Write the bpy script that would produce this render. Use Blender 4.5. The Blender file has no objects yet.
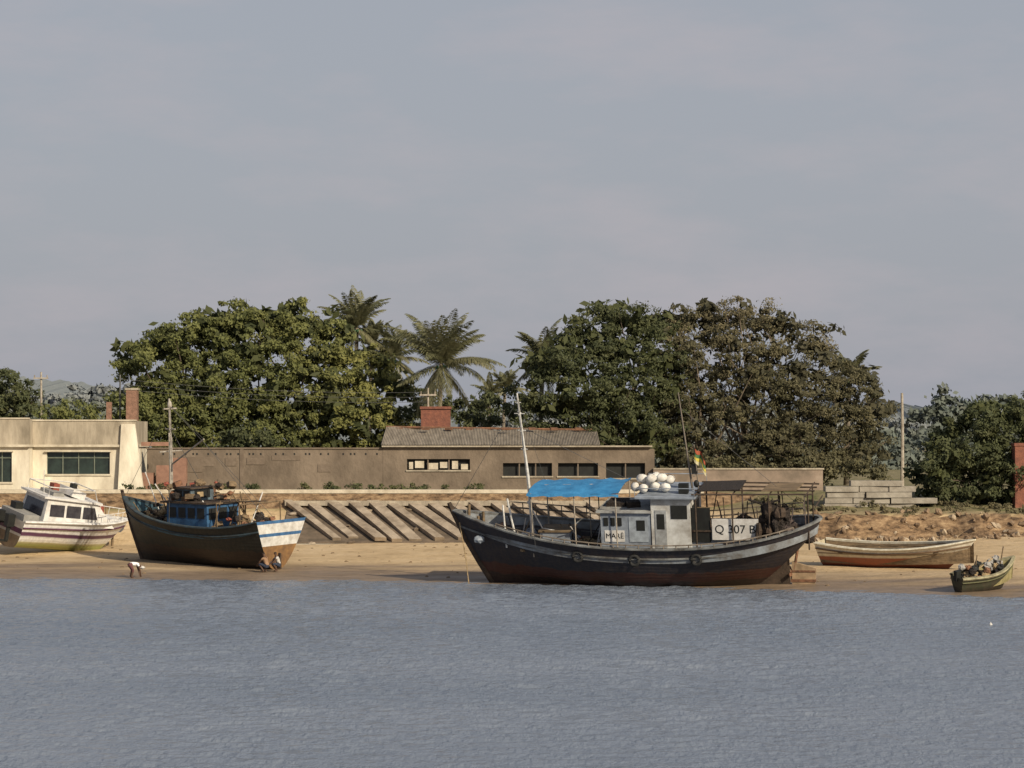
import bpy, math, random
import numpy as np
from mathutils import Vector, Matrix, Euler
R=math.radians
random.seed(7)
F=2800.0; H=7.6; HY=440.0
# survey helper: bearing/elevation readings -> world metres at a known distance
def AX(b,d): return (b-512.0)/F*d
def AZ(e,d): return H+(HY-e)/F*d

# ---------------------------------------------------------------- materials
def mat(name,c1,c2=None,scale=2.0,rough=0.8,bump=0.0,bscale=None,stretch=(1,1,1),spec=0.3,c3=None,metal=0.0,detail=6,lo=.35,hi=.65):
    m=bpy.data.materials.new(name); m.use_nodes=True
    nt=m.node_tree; N=nt.nodes; L=nt.links
    p=N['Principled BSDF']; p.inputs['Roughness'].default_value=rough
    p.inputs['Specular IOR Level'].default_value=spec; p.inputs['Metallic'].default_value=metal
    if c2 is None: c2=tuple(x*0.7 for x in c1)
    tc=N.new('ShaderNodeTexCoord'); mp=N.new('ShaderNodeMapping'); mp.inputs['Scale'].default_value=stretch
    L.new(tc.outputs['Object'],mp.inputs['Vector'])
    n=N.new('ShaderNodeTexNoise'); n.inputs['Scale'].default_value=scale; n.inputs['Detail'].default_value=detail; n.inputs['Roughness'].default_value=.65
    L.new(mp.outputs['Vector'],n.inputs['Vector'])
    r=N.new('ShaderNodeValToRGB'); r.color_ramp.elements[0].position=lo; r.color_ramp.elements[1].position=hi
    r.color_ramp.elements[0].color=(*c2,1); r.color_ramp.elements[1].color=(*c1,1)
    if c3:
        e=r.color_ramp.elements.new(min(hi+.14,.95)); e.color=(*c3,1)
    L.new(n.outputs['Fac'],r.inputs['Fac']); L.new(r.outputs['Color'],p.inputs['Base Color'])
    if bump>0:
        b=N.new('ShaderNodeBump'); b.inputs['Strength'].default_value=bump; b.inputs['Distance'].default_value=.1
        n2=N.new('ShaderNodeTexNoise'); n2.inputs['Scale'].default_value=bscale or scale*3; n2.inputs['Detail'].default_value=5
        L.new(mp.outputs['Vector'],n2.inputs['Vector'])
        L.new(n2.outputs['Fac'],b.inputs['Height']); L.new(b.outputs['Normal'],p.inputs['Normal'])
    return m

def hullmat(name,bands,rough=.55,wob=.12,dirt=.5):
    """bands: list of (z, colour) lower->upper by object z with wobble and grime"""
    m=bpy.data.materials.new(name); m.use_nodes=True
    nt=m.node_tree; N=nt.nodes; L=nt.links
    p=N['Principled BSDF']; p.inputs['Roughness'].default_value=rough; p.inputs['Specular IOR Level'].default_value=.35
    tc=N.new('ShaderNodeTexCoord'); sp=N.new('ShaderNodeSeparateXYZ'); L.new(tc.outputs['Object'],sp.inputs['Vector'])
    n=N.new('ShaderNodeTexNoise'); n.inputs['Scale'].default_value=1.6; n.inputs['Detail'].default_value=7; L.new(tc.outputs['Object'],n.inputs['Vector'])
    ma=N.new('ShaderNodeMath'); ma.operation='MULTIPLY_ADD'; ma.inputs[1].default_value=wob; ma.inputs[2].default_value=-wob/2
    L.new(n.outputs['Fac'],ma.inputs[0])
    ad=N.new('ShaderNodeMath'); ad.operation='ADD'; L.new(sp.outputs['Z'],ad.inputs[0]); L.new(ma.outputs[0],ad.inputs[1])
    dv=N.new('ShaderNodeMath'); dv.operation='DIVIDE'; dv.inputs[1].default_value=6.0; L.new(ad.outputs[0],dv.inputs[0])
    r=N.new('ShaderNodeValToRGB'); r.color_ramp.interpolation='LINEAR'
    els=r.color_ramp.elements
    els[0].position=0; els[0].color=(*bands[0][1],1)
    els[1].position=1; els[1].color=(*bands[-1][1],1)
    for k in range(1,len(bands)):
        z=bands[k][0]/6.0
        e=els.new(max(z-.006,0.001)); e.color=(*bands[k-1][1],1)
        e=els.new(z+.006); e.color=(*bands[k][1],1)
    L.new(dv.outputs[0],r.inputs['Fac'])
    mp=N.new('ShaderNodeMapping'); mp.inputs['Scale'].default_value=(2.2,2.2,.5); L.new(tc.outputs['Object'],mp.inputs['Vector'])
    n2=N.new('ShaderNodeTexNoise'); n2.inputs['Scale'].default_value=2.5; n2.inputs['Detail'].default_value=8; n2.inputs['Roughness'].default_value=.7; L.new(mp.outputs['Vector'],n2.inputs['Vector'])
    r2=N.new('ShaderNodeValToRGB'); r2.color_ramp.elements[0].position=.4; r2.color_ramp.elements[1].position=.68
    L.new(n2.outputs['Fac'],r2.inputs['Fac'])
    mm=N.new('ShaderNodeMath'); mm.operation='MULTIPLY'; mm.inputs[1].default_value=dirt; L.new(r2.outputs['Color'],mm.inputs[0])
    mx=N.new('ShaderNodeMixRGB'); mx.inputs['Color2'].default_value=(.09,.065,.045,1)
    L.new(mm.outputs[0],mx.inputs['Fac']); L.new(r.outputs['Color'],mx.inputs['Color1'])
    L.new(mx.outputs['Color'],p.inputs['Base Color'])
    w=N.new('ShaderNodeTexWave'); w.bands_direction='Z'; w.inputs['Scale'].default_value=1.6; w.inputs['Distortion'].default_value=1.5
    L.new(tc.outputs['Object'],w.inputs['Vector'])
    b=N.new('ShaderNodeBump'); b.inputs['Strength'].default_value=.15; b.inputs['Distance'].default_value=.04
    L.new(w.outputs['Fac'],b.inputs['Height']); L.new(b.outputs['Normal'],p.inputs['Normal'])
    return m

def leafmat(name,dark,light,alt,trans=.28):
    m=bpy.data.materials.new(name); m.use_nodes=True
    nt=m.node_tree; N=nt.nodes; L=nt.links
    p=N['Principled BSDF']; p.inputs['Roughness'].default_value=.65; p.inputs['Specular IOR Level'].default_value=.2
    a=N.new('ShaderNodeAttribute'); a.attribute_name='leafvar'
    s=N.new('ShaderNodeSeparateColor'); L.new(a.outputs['Color'],s.inputs['Color'])
    mx=N.new('ShaderNodeMixRGB'); mx.inputs['Color1'].default_value=(*dark,1); mx.inputs['Color2'].default_value=(*light,1); L.new(s.outputs['Red'],mx.inputs['Fac'])
    m2=N.new('ShaderNodeMixRGB'); m2.inputs['Color2'].default_value=(*alt,1); L.new(s.outputs['Green'],m2.inputs['Fac']); L.new(mx.outputs['Color'],m2.inputs['Color1'])
    L.new(m2.outputs['Color'],p.inputs['Base Color'])
    t=N.new('ShaderNodeBsdfTranslucent'); L.new(m2.outputs['Color'],t.inputs['Color'])
    ms=N.new('ShaderNodeMixShader'); ms.inputs['Fac'].default_value=trans
    L.new(p.outputs['BSDF'],ms.inputs[1]); L.new(t.outputs['BSDF'],ms.inputs[2])
    L.new(ms.outputs[0],N['Material Output'].inputs['Surface'])
    return m

# ---------------------------------------------------------------- mesh builder
class MB:
    def __init__(s): s.v=[];s.f=[];s.m=[]
    def add(s,vs,fs,mi=0):
        o=len(s.v); s.v+= [tuple(v) for v in vs]
        for f in fs: s.f.append(tuple(o+i for i in f)); s.m.append(mi)
        return s
    def box(s,c,sz,mi=0,rot=(0,0,0),taper=1.0):
        M=Euler(rot).to_matrix(); c=Vector(c); hx,hy,hz=[a/2 for a in sz]
        vs=[]
        for z,k in ((-hz,1),(hz,taper)):
            for x,y in ((-hx,-hy),(hx,-hy),(hx,hy),(-hx,hy)):
                vs.append(c+M@Vector((x*k,y*k,z)))
        return s.add(vs,[(3,2,1,0),(4,5,6,7),(0,1,5,4),(1,2,6,5),(2,3,7,6),(3,0,4,7)],mi)
    def b2(s,lo,hi,mi=0):
        return s.box([(a+b)/2 for a,b in zip(lo,hi)],[abs(b-a) for a,b in zip(lo,hi)],mi)
    def tube(s,pts,rad,mi=0,n=6,cap=True):
        pts=[Vector(p) for p in pts]
        if not hasattr(rad,'__len__'): rad=[rad]*len(pts)
        vs=[];fs=[]
        for i,p in enumerate(pts):
            d=(pts[min(i+1,len(pts)-1)]-pts[max(i-1,0)])
            if d.length<1e-6: d=Vector((0,0,1))
            d.normalize()
            u=d.cross(Vector((0,0,1))) if abs(d.z)<.95 else d.cross(Vector((1,0,0)))
            u.normalize(); w=d.cross(u)
            for k in range(n):
                a=2*math.pi*k/n; vs.append(p+(u*math.cos(a)+w*math.sin(a))*rad[i])
        for i in range(len(pts)-1):
            for k in range(n):
                fs.append((i*n+k,i*n+(k+1)%n,(i+1)*n+(k+1)%n,(i+1)*n+k))
        if cap:
            fs.append(tuple(range(n))[::-1]); fs.append(tuple((len(pts)-1)*n+k for k in range(n)))
        return s.add(vs,fs,mi)
    def ell(s,c,r,mi=0,nu=10,nv=7,jit=0,rot=(0,0,0)):
        M=Euler(rot).to_matrix(); c=Vector(c); vs=[];fs=[]
        for j in range(nv+1):
            th=math.pi*j/nv
            for i in range(nu):
                ph=2*math.pi*i/nu; q=1+random.uniform(-jit,jit)
                vs.append(c+M@Vector((r[0]*math.sin(th)*math.cos(ph)*q,r[1]*math.sin(th)*math.sin(ph)*q,r[2]*math.cos(th)*q)))
        for j in range(nv):
            for i in range(nu):
                fs.append((j*nu+i,j*nu+(i+1)%nu,(j+1)*nu+(i+1)%nu,(j+1)*nu+i))
        return s.add(vs,fs,mi)
    def torus(s,c,R1,r,mi=0,axis='y',n=14,k=6):
        pts=[]
        for i in range(n+1):
            a=2*math.pi*i/n
            if axis=='y': pts.append((c[0]+R1*math.cos(a),c[1],c[2]+R1*math.sin(a)))
            elif axis=='x': pts.append((c[0],c[1]+R1*math.cos(a),c[2]+R1*math.sin(a)))
            else: pts.append((c[0]+R1*math.cos(a),c[1]+R1*math.sin(a),c[2]))
        return s.tube(pts,r,mi,k,False)
    def build(s,name,mats,parent=None,smooth=False,off=None):
        me=bpy.data.meshes.new(name); me.from_pydata(s.v,[],s.f); me.update()
        for m in mats: me.materials.append(m)
        me.polygons.foreach_set('material_index',s.m)
        if smooth: me.polygons.foreach_set('use_smooth',[True]*len(s.f))
        ob=bpy.data.objects.new(name,me); bpy.context.collection.objects.link(ob)
        if parent: ob.parent=parent
        if off: ob.location=off
        return ob
def empty(name,loc=(0,0,0),rot=(0,0,0)):
    e=bpy.data.objects.new(name,None); e.location=loc; e.rotation_euler=rot; e.empty_display_size=.5
    bpy.context.collection.objects.link(e); return e
def lettering(name,txt,size,loc,rot,m,parent):
    c=bpy.data.curves.new(name,'FONT'); c.body=txt; c.size=size; c.extrude=.004; c.align_x='CENTER'; c.align_y='CENTER'
    o=bpy.data.objects.new(name,c); bpy.context.collection.objects.link(o)
    dg=bpy.context.evaluated_depsgraph_get(); me=bpy.data.meshes.new_from_object(o.evaluated_get(dg))
    bpy.data.objects.remove(o); o=bpy.data.objects.new(name,me); bpy.context.collection.objects.link(o)
    me.materials.clear(); me.materials.append(m); o.location=loc; o.rotation_euler=rot; o.parent=parent; return o

# ---------------------------------------------------------------- terrain
def sm(a,b,x):
    t=np.clip((x-a)/(b-a),0,1); return t*t*(3-2*t)
def ds(x):
    xc=np.clip(x,-35,38)
    q=148-.3696*xc-.00682*xc*xc
    sl=-.3696-.01364*xc
    return np.maximum(q+(x-xc)*sl*.9,70)
def nz(x,y):
    return (np.sin(x*1.3+y*.7)+np.sin(x*.61-y*1.1+1.3)+np.sin(x*2.9+y*2.1+.5)*.5)/2.5
def hgt(x,y):
    x=np.asarray(x,float); y=np.asarray(y,float)
    s=y-ds(x)
    beach=np.where(s>0,.0386*s,.06*s)+.02*nz(x*1.5,y*1.5)+.035*nz(x*.4,y*.5)
    beach=np.maximum(beach,-3.)
    k=sm(12,17.5,x)
    Tq=178.0; bT=.0386*(Tq-ds(x))
    quay=np.where(y<Tq,beach,np.where(y<184,bT+(3.25-bT)*(y-Tq)/6,4.25))
    Tb=173.0+.7*nz(x*.8,0*y)+.4*nz(x*2.3,0*y)
    bb=.0386*(Tb-ds(x))
    bank=np.where(y<Tb,beach,bb+(3.0-bb)*sm(0,1,(y-Tb)/1.3)+.12*nz(x*2,y*3)*(y<Tb+4))
    bank=np.where(y>Tb+1.3,3.0+1.2*sm(0,14,y-Tb-1.3)+.07*nz(x*1.7,y*1.9),bank)
    z=quay*(1-k)+bank*k
    return z+np.where(y>230,nz(x*.05,y*.03)*.3,0)
def gz(x,y): return float(hgt(x,y))

xs=np.concatenate([[-3000,-1500,-700,-350,-200,-140,-100,-80],np.arange(-62,62.01,.5),[80,100,140,200,350,700,1500,3000]])
ys=np.concatenate([[-400,-200,-50,30,60,90,110,120],np.arange(128,200,.4),np.arange(200,260,5),[280,320,400,550,800,1200,2000,3500,6000]])
X,Y=np.meshgrid(xs,ys); Z=hgt(X,Y)
def gridmesh(X,Y,Z):
    ny,nx=X.shape
    co=np.stack([X,Y,Z],-1).reshape(-1,3)
    idx=np.arange(nx*ny).reshape(ny,nx)
    fc=np.stack([idx[:-1,:-1],idx[:-1,1:],idx[1:,1:],idx[1:,:-1]],-1).reshape(-1,4)
    return co,fc
def npmesh(name,co,fc,mats,smooth=True,attr=None,parent=None):
    me=bpy.data.meshes.new(name); k=fc.shape[1]
    me.vertices.add(len(co)); me.vertices.foreach_set('co',co.astype(np.float32).ravel())
    me.loops.add(fc.size); me.loops.foreach_set('vertex_index',fc.astype(np.int32).ravel())
    me.polygons.add(len(fc)); me.polygons.foreach_set('loop_start',np.arange(0,fc.size,k,dtype=np.int32))
    me.polygons.foreach_set('use_smooth',np.full(len(fc),smooth))
    me.update(calc_edges=True)
    if attr is not None:
        a=me.color_attributes.new('leafvar','FLOAT_COLOR','POINT'); a.data.foreach_set('color',attr.astype(np.float32).ravel())
    for m in mats: me.materials.append(m)
    ob=bpy.data.objects.new(name,me); bpy.context.collection.objects.link(ob)
    if parent: ob.parent=parent
    return ob

def ground_mat():
    m=bpy.data.materials.new('sand_and_soil'); m.use_nodes=True
    nt=m.node_tree;N=nt.nodes;L=nt.links;p=N['Principled BSDF']; p.inputs['Specular IOR Level'].default_value=.25
    g=N.new('ShaderNodeNewGeometry'); sp=N.new('ShaderNodeSeparateXYZ'); L.new(g.outputs['Position'],sp.inputs[0])
    def noise(sc,det=6,st=(1,1,1),ro=.6):
        mp=N.new('ShaderNodeMapping'); mp.inputs['Scale'].default_value=st; L.new(g.outputs['Position'],mp.inputs['Vector'])
        n=N.new('ShaderNodeTexNoise'); n.inputs['Scale'].default_value=sc; n.inputs['Detail'].default_value=det; n.inputs['Roughness'].default_value=ro
        L.new(mp.outputs[0],n.inputs['Vector']); return n.outputs['Fac']
    def ramp(src,els):
        r=N.new('ShaderNodeValToRGB'); e=r.color_ramp.elements
        e[0].position=els[0][0]; e[0].color=(*els[0][1],1); e[1].position=els[-1][0]; e[1].color=(*els[-1][1],1)
        for q in els[1:-1]:
            k=e.new(q[0]); k.color=(*q[1],1)
        L.new(src,r.inputs['Fac']); return r.outputs['Color']
    def mix(f,a,b):
        x=N.new('ShaderNodeMixRGB'); L.new(f,x.inputs['Fac']); L.new(a,x.inputs['Color1']); L.new(b,x.inputs['Color2']); return x.outputs['Color']
    def mth(op,a,b):
        x=N.new('ShaderNodeMath'); x.operation=op
        for i,q in enumerate((a,b)):
            if isinstance(q,(int,float)): x.inputs[i].default_value=q
            else: L.new(q,x.inputs[i])
        return x.outputs[0]
    def mr(src,a,b):
        x=N.new('ShaderNodeMapRange'); x.interpolation_type='SMOOTHSTEP'; x.inputs['From Min'].default_value=a; x.inputs['From Max'].default_value=b
        L.new(src,x.inputs['Value']); return x.outputs[0]
    sand=ramp(noise(.5,8,(.5,.7,1)),[(.3,(.40,.29,.165)),(.5,(.52,.385,.225)),(.7,(.60,.46,.29))])
    speck=ramp(noise(2.5,6,(.5,1,1),.75),[(.3,(.55,.5,.45)),(.5,(1,1,1)),(.9,(1,1,1))])
    x=N.new('ShaderNodeMixRGB'); x.blend_type='MULTIPLY'; x.inputs['Fac'].default_value=.9; L.new(sand,x.inputs['Color1']); L.new(speck,x.inputs['Color2']); sand=x.outputs['Color']
    wet=ramp(noise(1.2,7,(.5,1.2,1)),[(.35,(.17,.125,.085)),(.65,(.27,.20,.14))])
    zz=mth('ADD',sp.outputs['Z'],mth('MULTIPLY',mth('SUBTRACT',noise(.22,4,(.3,1.5,1)),.5),.9))
    c=mix(mr(zz,.15,.62),wet,sand)
    soil=ramp(noise(.8,8),[(.35,(.10,.11,.04)),(.5,(.20,.17,.09)),(.7,(.30,.24,.14))])
    c=mix(mr(zz,2.7,3.3),c,soil)
    nsp=N.new('ShaderNodeSeparateXYZ'); L.new(g.outputs['True Normal'],nsp.inputs[0])
    rock=ramp(noise(1.3,9,(1,1,2.5),.75),[(.38,(.06,.04,.025)),(.5,(.20,.13,.075)),(.66,(.38,.27,.16))])
    c=mix(mr(nsp.outputs['Z'],.92,.78),c,rock)
    L.new(c,p.inputs['Base Color'])
    rr=N.new('ShaderNodeMapRange'); L.new(zz,rr.inputs['Value']); rr.inputs['From Min'].default_value=.05; rr.inputs['From Max'].default_value=.4; rr.inputs['To Min'].default_value=.45; rr.inputs['To Max'].default_value=.95
    L.new(rr.outputs[0],p.inputs['Roughness'])
    b=N.new('ShaderNodeBump'); b.inputs['Strength'].default_value=.7; b.inputs['Distance'].default_value=.12
    L.new(noise(2.2,6),b.inputs['Height']); L.new(b.outputs['Normal'],p.inputs['Normal'])
    return m
co,fc=gridmesh(X,Y,Z)
npmesh('ground',co,fc,[ground_mat()])

# ---------------------------------------------------------------- water (modelled chop + fine ripples)
def water_mat():
    m=bpy.data.materials.new('choppy_water'); m.use_nodes=True
    nt=m.node_tree;N=nt.nodes;L=nt.links;p=N['Principled BSDF']
    p.inputs['Roughness'].default_value=.2; p.inputs['IOR'].default_value=1.33
    g=N.new('ShaderNodeNewGeometry')
    def noise(sc,det,st,ro=.6):
        mp=N.new('ShaderNodeMapping'); mp.inputs['Scale'].default_value=st; L.new(g.outputs['Position'],mp.inputs['Vector'])
        n=N.new('ShaderNodeTexNoise'); n.inputs['Scale'].default_value=sc; n.inputs['Detail'].default_value=det; n.inputs['Roughness'].default_value=ro
        L.new(mp.outputs[0],n.inputs['Vector']); return n.outputs['Fac']
    r=N.new('ShaderNodeValToRGB'); r.color_ramp.elements[0].position=.3; r.color_ramp.elements[1].position=.7
    r.color_ramp.elements[0].color=(.14,.168,.215,1); r.color_ramp.elements[1].color=(.195,.222,.27,1)
    L.new(noise(.05,4,(.35,1,1)),r.inputs['Fac']); L.new(r.outputs['Color'],p.inputs['Base Color'])
    b1=N.new('ShaderNodeBump'); b1.inputs['Strength'].default_value=1; b1.inputs['Distance'].default_value=.14; L.new(noise(3.4,4,(1,.6,1),.65),b1.inputs['Height'])
    L.new(b1.outputs['Normal'],p.inputs['Normal'])
    return m
WM=water_mat()
rng=np.random.default_rng(3)
wx=np.arange(-32,32.01,.12); wy=[58.0]
while wy[-1]<158: wy.append(wy[-1]+.09+.0014*(wy[-1]-58))
wy=np.array(wy); WX,WY=np.meshgrid(wx,wy); WZ=np.zeros_like(WX)
for i in range(54):
    lam=rng.choice([.5,.6,.75,.9,1.1,1.4])*rng.uniform(.85,1.15); th=rng.normal(0,.5)+math.pi/2-.06
    kx,ky=2*math.pi/lam*math.cos(th),2*math.pi/lam*math.sin(th)
    ph=rng.uniform(0,6.28)+2.2*np.sin(WX*rng.uniform(.2,.8)+WY*rng.uniform(-.4,.4)+rng.uniform(0,6))+1.8*np.sin(WY*rng.uniform(.2,.6)-WX*rng.uniform(-.5,.5)+rng.uniform(0,6))
    WZ+=lam*.0066*np.sin(kx*WX+ky*WY+ph)
fade=sm(-32,-31,WX)*(1-sm(31,32,WX))*sm(58,59,WY)*(1-sm(156,158,WY))
gust=.85+.2*np.sin(WX*.07+WY*.05+1)*np.sin(WY*.11-WX*.03)
WZ*=fade*gust
e=empty('water')
co,fc=gridmesh(WX,WY,WZ); npmesh('choppy_surface',co,fc,[WM],True,None,e)
w=MB()
xe,ye=float(wx[-1]),float(wy[-1])
for lo,hi in (((-3000,-400),(3000,58)),((-3000,58),(-32,ye)),((xe,58),(3000,ye)),((-3000,ye),(3000,230))):
    w.add([(lo[0],lo[1],0),(hi[0],lo[1],0),(hi[0],hi[1],0),(lo[0],hi[1],0)],[(0,1,2,3)])
w.build('open_surface',[WM],e)

# ---------------------------------------------------------------- common materials
M_conc=mat('weathered_concrete',(.42,.37,.29),(.24,.205,.16),1.2,.9,.5,5,stretch=(1,1,.5),c3=(.5,.45,.36),detail=9)
M_concL=mat('pale_concrete',(.60,.54,.43),(.38,.33,.25),1.0,.9,.3,6,detail=9)
M_wall=mat('stained_plaster',(.225,.178,.135),(.125,.098,.074),.45,.95,.5,4,stretch=(1,1,.7),c3=(.31,.26,.20),detail=10)
M_brown=mat('brown_wall',(.19,.15,.115),(.13,.10,.075),.8,.95,.4,4)
M_cream=mat('cream_plaster',(.74,.69,.56),(.48,.42,.33),.8,.9,.2,5,stretch=(1,1,.4),c3=(.8,.77,.66),detail=9)
M_par=mat('stained_parapet',(.46,.40,.31),(.21,.18,.135),.9,.9,.3,5,stretch=(1,1,.3),c3=(.6,.55,.45),detail=9)
M_dark=mat('dark_opening',(.02,.022,.02),(.012,.012,.012),2,.6)
M_glass=mat('greenish_glass',(.03,.045,.038),(.015,.02,.018),1.5,.25,spec=.5)
M_brick=mat('red_brick',(.25,.10,.065),(.14,.06,.045),3,.9,.4)
M_roof=mat('old_roof_sheet',(.30,.26,.21),(.17,.145,.115),1.0,.9,.3,3,stretch=(3,.4,1),c3=(.40,.36,.30))
M_bark=mat('bark',(.13,.10,.075),(.07,.055,.04),3,.95,.6,8,stretch=(1,1,.3))
M_barkp=mat('palm_bark',(.20,.17,.13),(.11,.09,.07),4,.95,.6,8,stretch=(.3,.3,2))
M_pole=mat('weathered_pole',(.42,.38,.32),(.24,.2,.16),3,.9)
M_wire=mat('wire',(.08,.08,.08),None,3,.7)
M_white=mat('worn_white_paint',(.72,.71,.69),(.46,.44,.41),1.8,.6,.1,c3=(.8,.8,.8),detail=9)
M_blueW=mat('blue_grey_paint',(.29,.33,.39),(.16,.18,.21),1.4,.6,.1,c3=(.44,.49,.54),detail=9)
M_tarp=mat('blue_tarp',(.05,.24,.48),(.025,.15,.33),1.5,.6,.3,c3=(.12,.32,.52))
M_blue=mat('blue_paint',(.045,.13,.26),(.02,.05,.11),1.8,.6,c3=(.1,.27,.42),detail=9)
M_red=mat('faded_red_paint',(.33,.09,.06),(.16,.05,.035),3,.7)
M_wood=mat('weathered_wood',(.24,.17,.10),(.11,.08,.05),2.5,.85,.3,stretch=(.5,2,2))
M_dwood=mat('dark_wood',(.08,.055,.04),(.04,.03,.022),2.5,.85,.3)
M_net=mat('dark_net',(.045,.035,.03),(.02,.017,.016),9,.95,.8,14)
M_tan=mat('tan_rope',(.40,.3,.17),(.25,.18,.1),6,.9,.5)
M_rust=mat('rusty_steel',(.24,.12,.07),(.10,.055,.035),3,.9,.3)
M_rubber=mat('rubber',(.03,.03,.03),None,4,.8)
M_yellow=mat('yellow_cloth',(.6,.5,.1),None,3,.8)
M_green=mat('green_paint',(.06,.14,.07),(.03,.07,.035),3,.7)
M_maroon=mat('maroon_stripe',(.10,.03,.07),(.06,.02,.04),3,.5)

# ---------------------------------------------------------------- hull lofting
def hull(parent,L,B,sheer,keel,plan,stern_over,bow_over,pexp,nt=40,nv=12,bulw=.7,mats=None,transom=None,capw=.16,rail=.06,bottomw=.12,deckmat=None,open_boat=False,capmat=None):
    ts=[0.5-0.5*math.cos(math.pi*i/nt) for i in range(nt+1)]
    def P(t,v,side):
        x0=-L/2+stern_over*(1-v)**1.3; x1=L/2-bow_over*(1-v)**1.2
        x=x0+(x1-x0)*t
        s=(v**pexp(t)); zk=keel(t)
        y=bottomw*min(1,plan(t)*3)*(1-v)+B/2*plan(t)*s
        return (x,side*y,zk+(sheer(t)-zk)*v)
    h=MB()
    for side in (1,-1):
        vs=[P(t,j/nv,side) for t in ts for j in range(nv+1)]
        fs=[]
        for i in range(nt):
            for j in range(nv):
                a=i*(nv+1)+j; q=(a,a+nv+1,a+nv+2,a+1)
                fs.append(q if side==-1 else q[::-1])
        h.add(vs,fs,0)
    vs=[];fs=[]
    for t in ts: vs+= [P(t,0,1),P(t,0,-1)]
    for i in range(nt): fs.append((2*i,2*i+1,2*i+3,2*i+2))
    h.add(vs,fs,0)
    h.build('hull',[mats[0]],parent,True)
    if transom:
        tr=MB()
        for j in range(nv):
            a=P(0,j/nv,1);b=P(0,j/nv,-1);c=P(0,(j+1)/nv,-1);d=P(0,(j+1)/nv,1)
            k=transom[1](j/nv)
            tr.add([(p[0]-.01,p[1],p[2]) for p in (a,b,c,d)],[(3,2,1,0)],k)
        tr.build('transom',transom[0],parent)
    def inner(t,side,off):
        p=P(t,1,side); y=max(abs(p[1])-off,0.0)*side
        return (p[0]*(1-off*.6/(L/2)),y,p[2])
    c=MB(); 
    for side in (1,-1):
        vs=[]
        for t in ts:
            p=P(t,1,side); q=inner(t,side,capw)
            vs+=[(p[0],p[1]+side*.04,p[2]+.05),(q[0],q[1],p[2]+.05),(p[0],p[1]+side*.04,p[2]-.06),(q[0],q[1],p[2]-.06)]
        fs=[]
        for i in range(nt):
            a=4*i;b=4*i+4
            fs+=[(a,b,b+1,a+1),(a,a+2,b+2,b),(a+1,b+1,b+3,a+3)]
        c.add(vs,fs,0)
        c.tube([(P(t,1,side)[0],P(t,1,side)[1]+side*.05,P(t,1,side)[2]-.0) for t in ts],rail,0,5)
        c.tube([(lambda p:(p[0],p[1]+side*.04,p[2]))(P(t,.80,side)) for t in ts],rail*.9,1,5)
    c.build('gunwale_rail',[capmat or M_wood,mats[1] if len(mats)>1 else mats[0]],parent)
    d=MB()
    vsd=[]
    for side in (1,-1):
        vs=[]
        for t in ts:
            q=inner(t,side,capw*.9); zd=sheer(t)-bulw
            if open_boat: zd=max(keel(t)+.25,min(zd,keel(t)+.35))
            kk=.75 if open_boat else .96
            vs+=[q,(q[0]*.985,q[1]*kk,zd)]
        fs=[(2*i,2*i+1,2*i+3,2*i+2) for i in range(nt)]
        d.add(vs,fs,1)
        vsd.append([vs[2*i+1] for i in range(nt+1)])
    dv=vsd[0]+vsd[1]; n=nt+1
    d.add(dv,[(i,i+1,n+i+1,n+i) for i in range(nt)],0)
    d.build('deck',[deckmat or M_wood,mats[-1]],parent)
    return P

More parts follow.
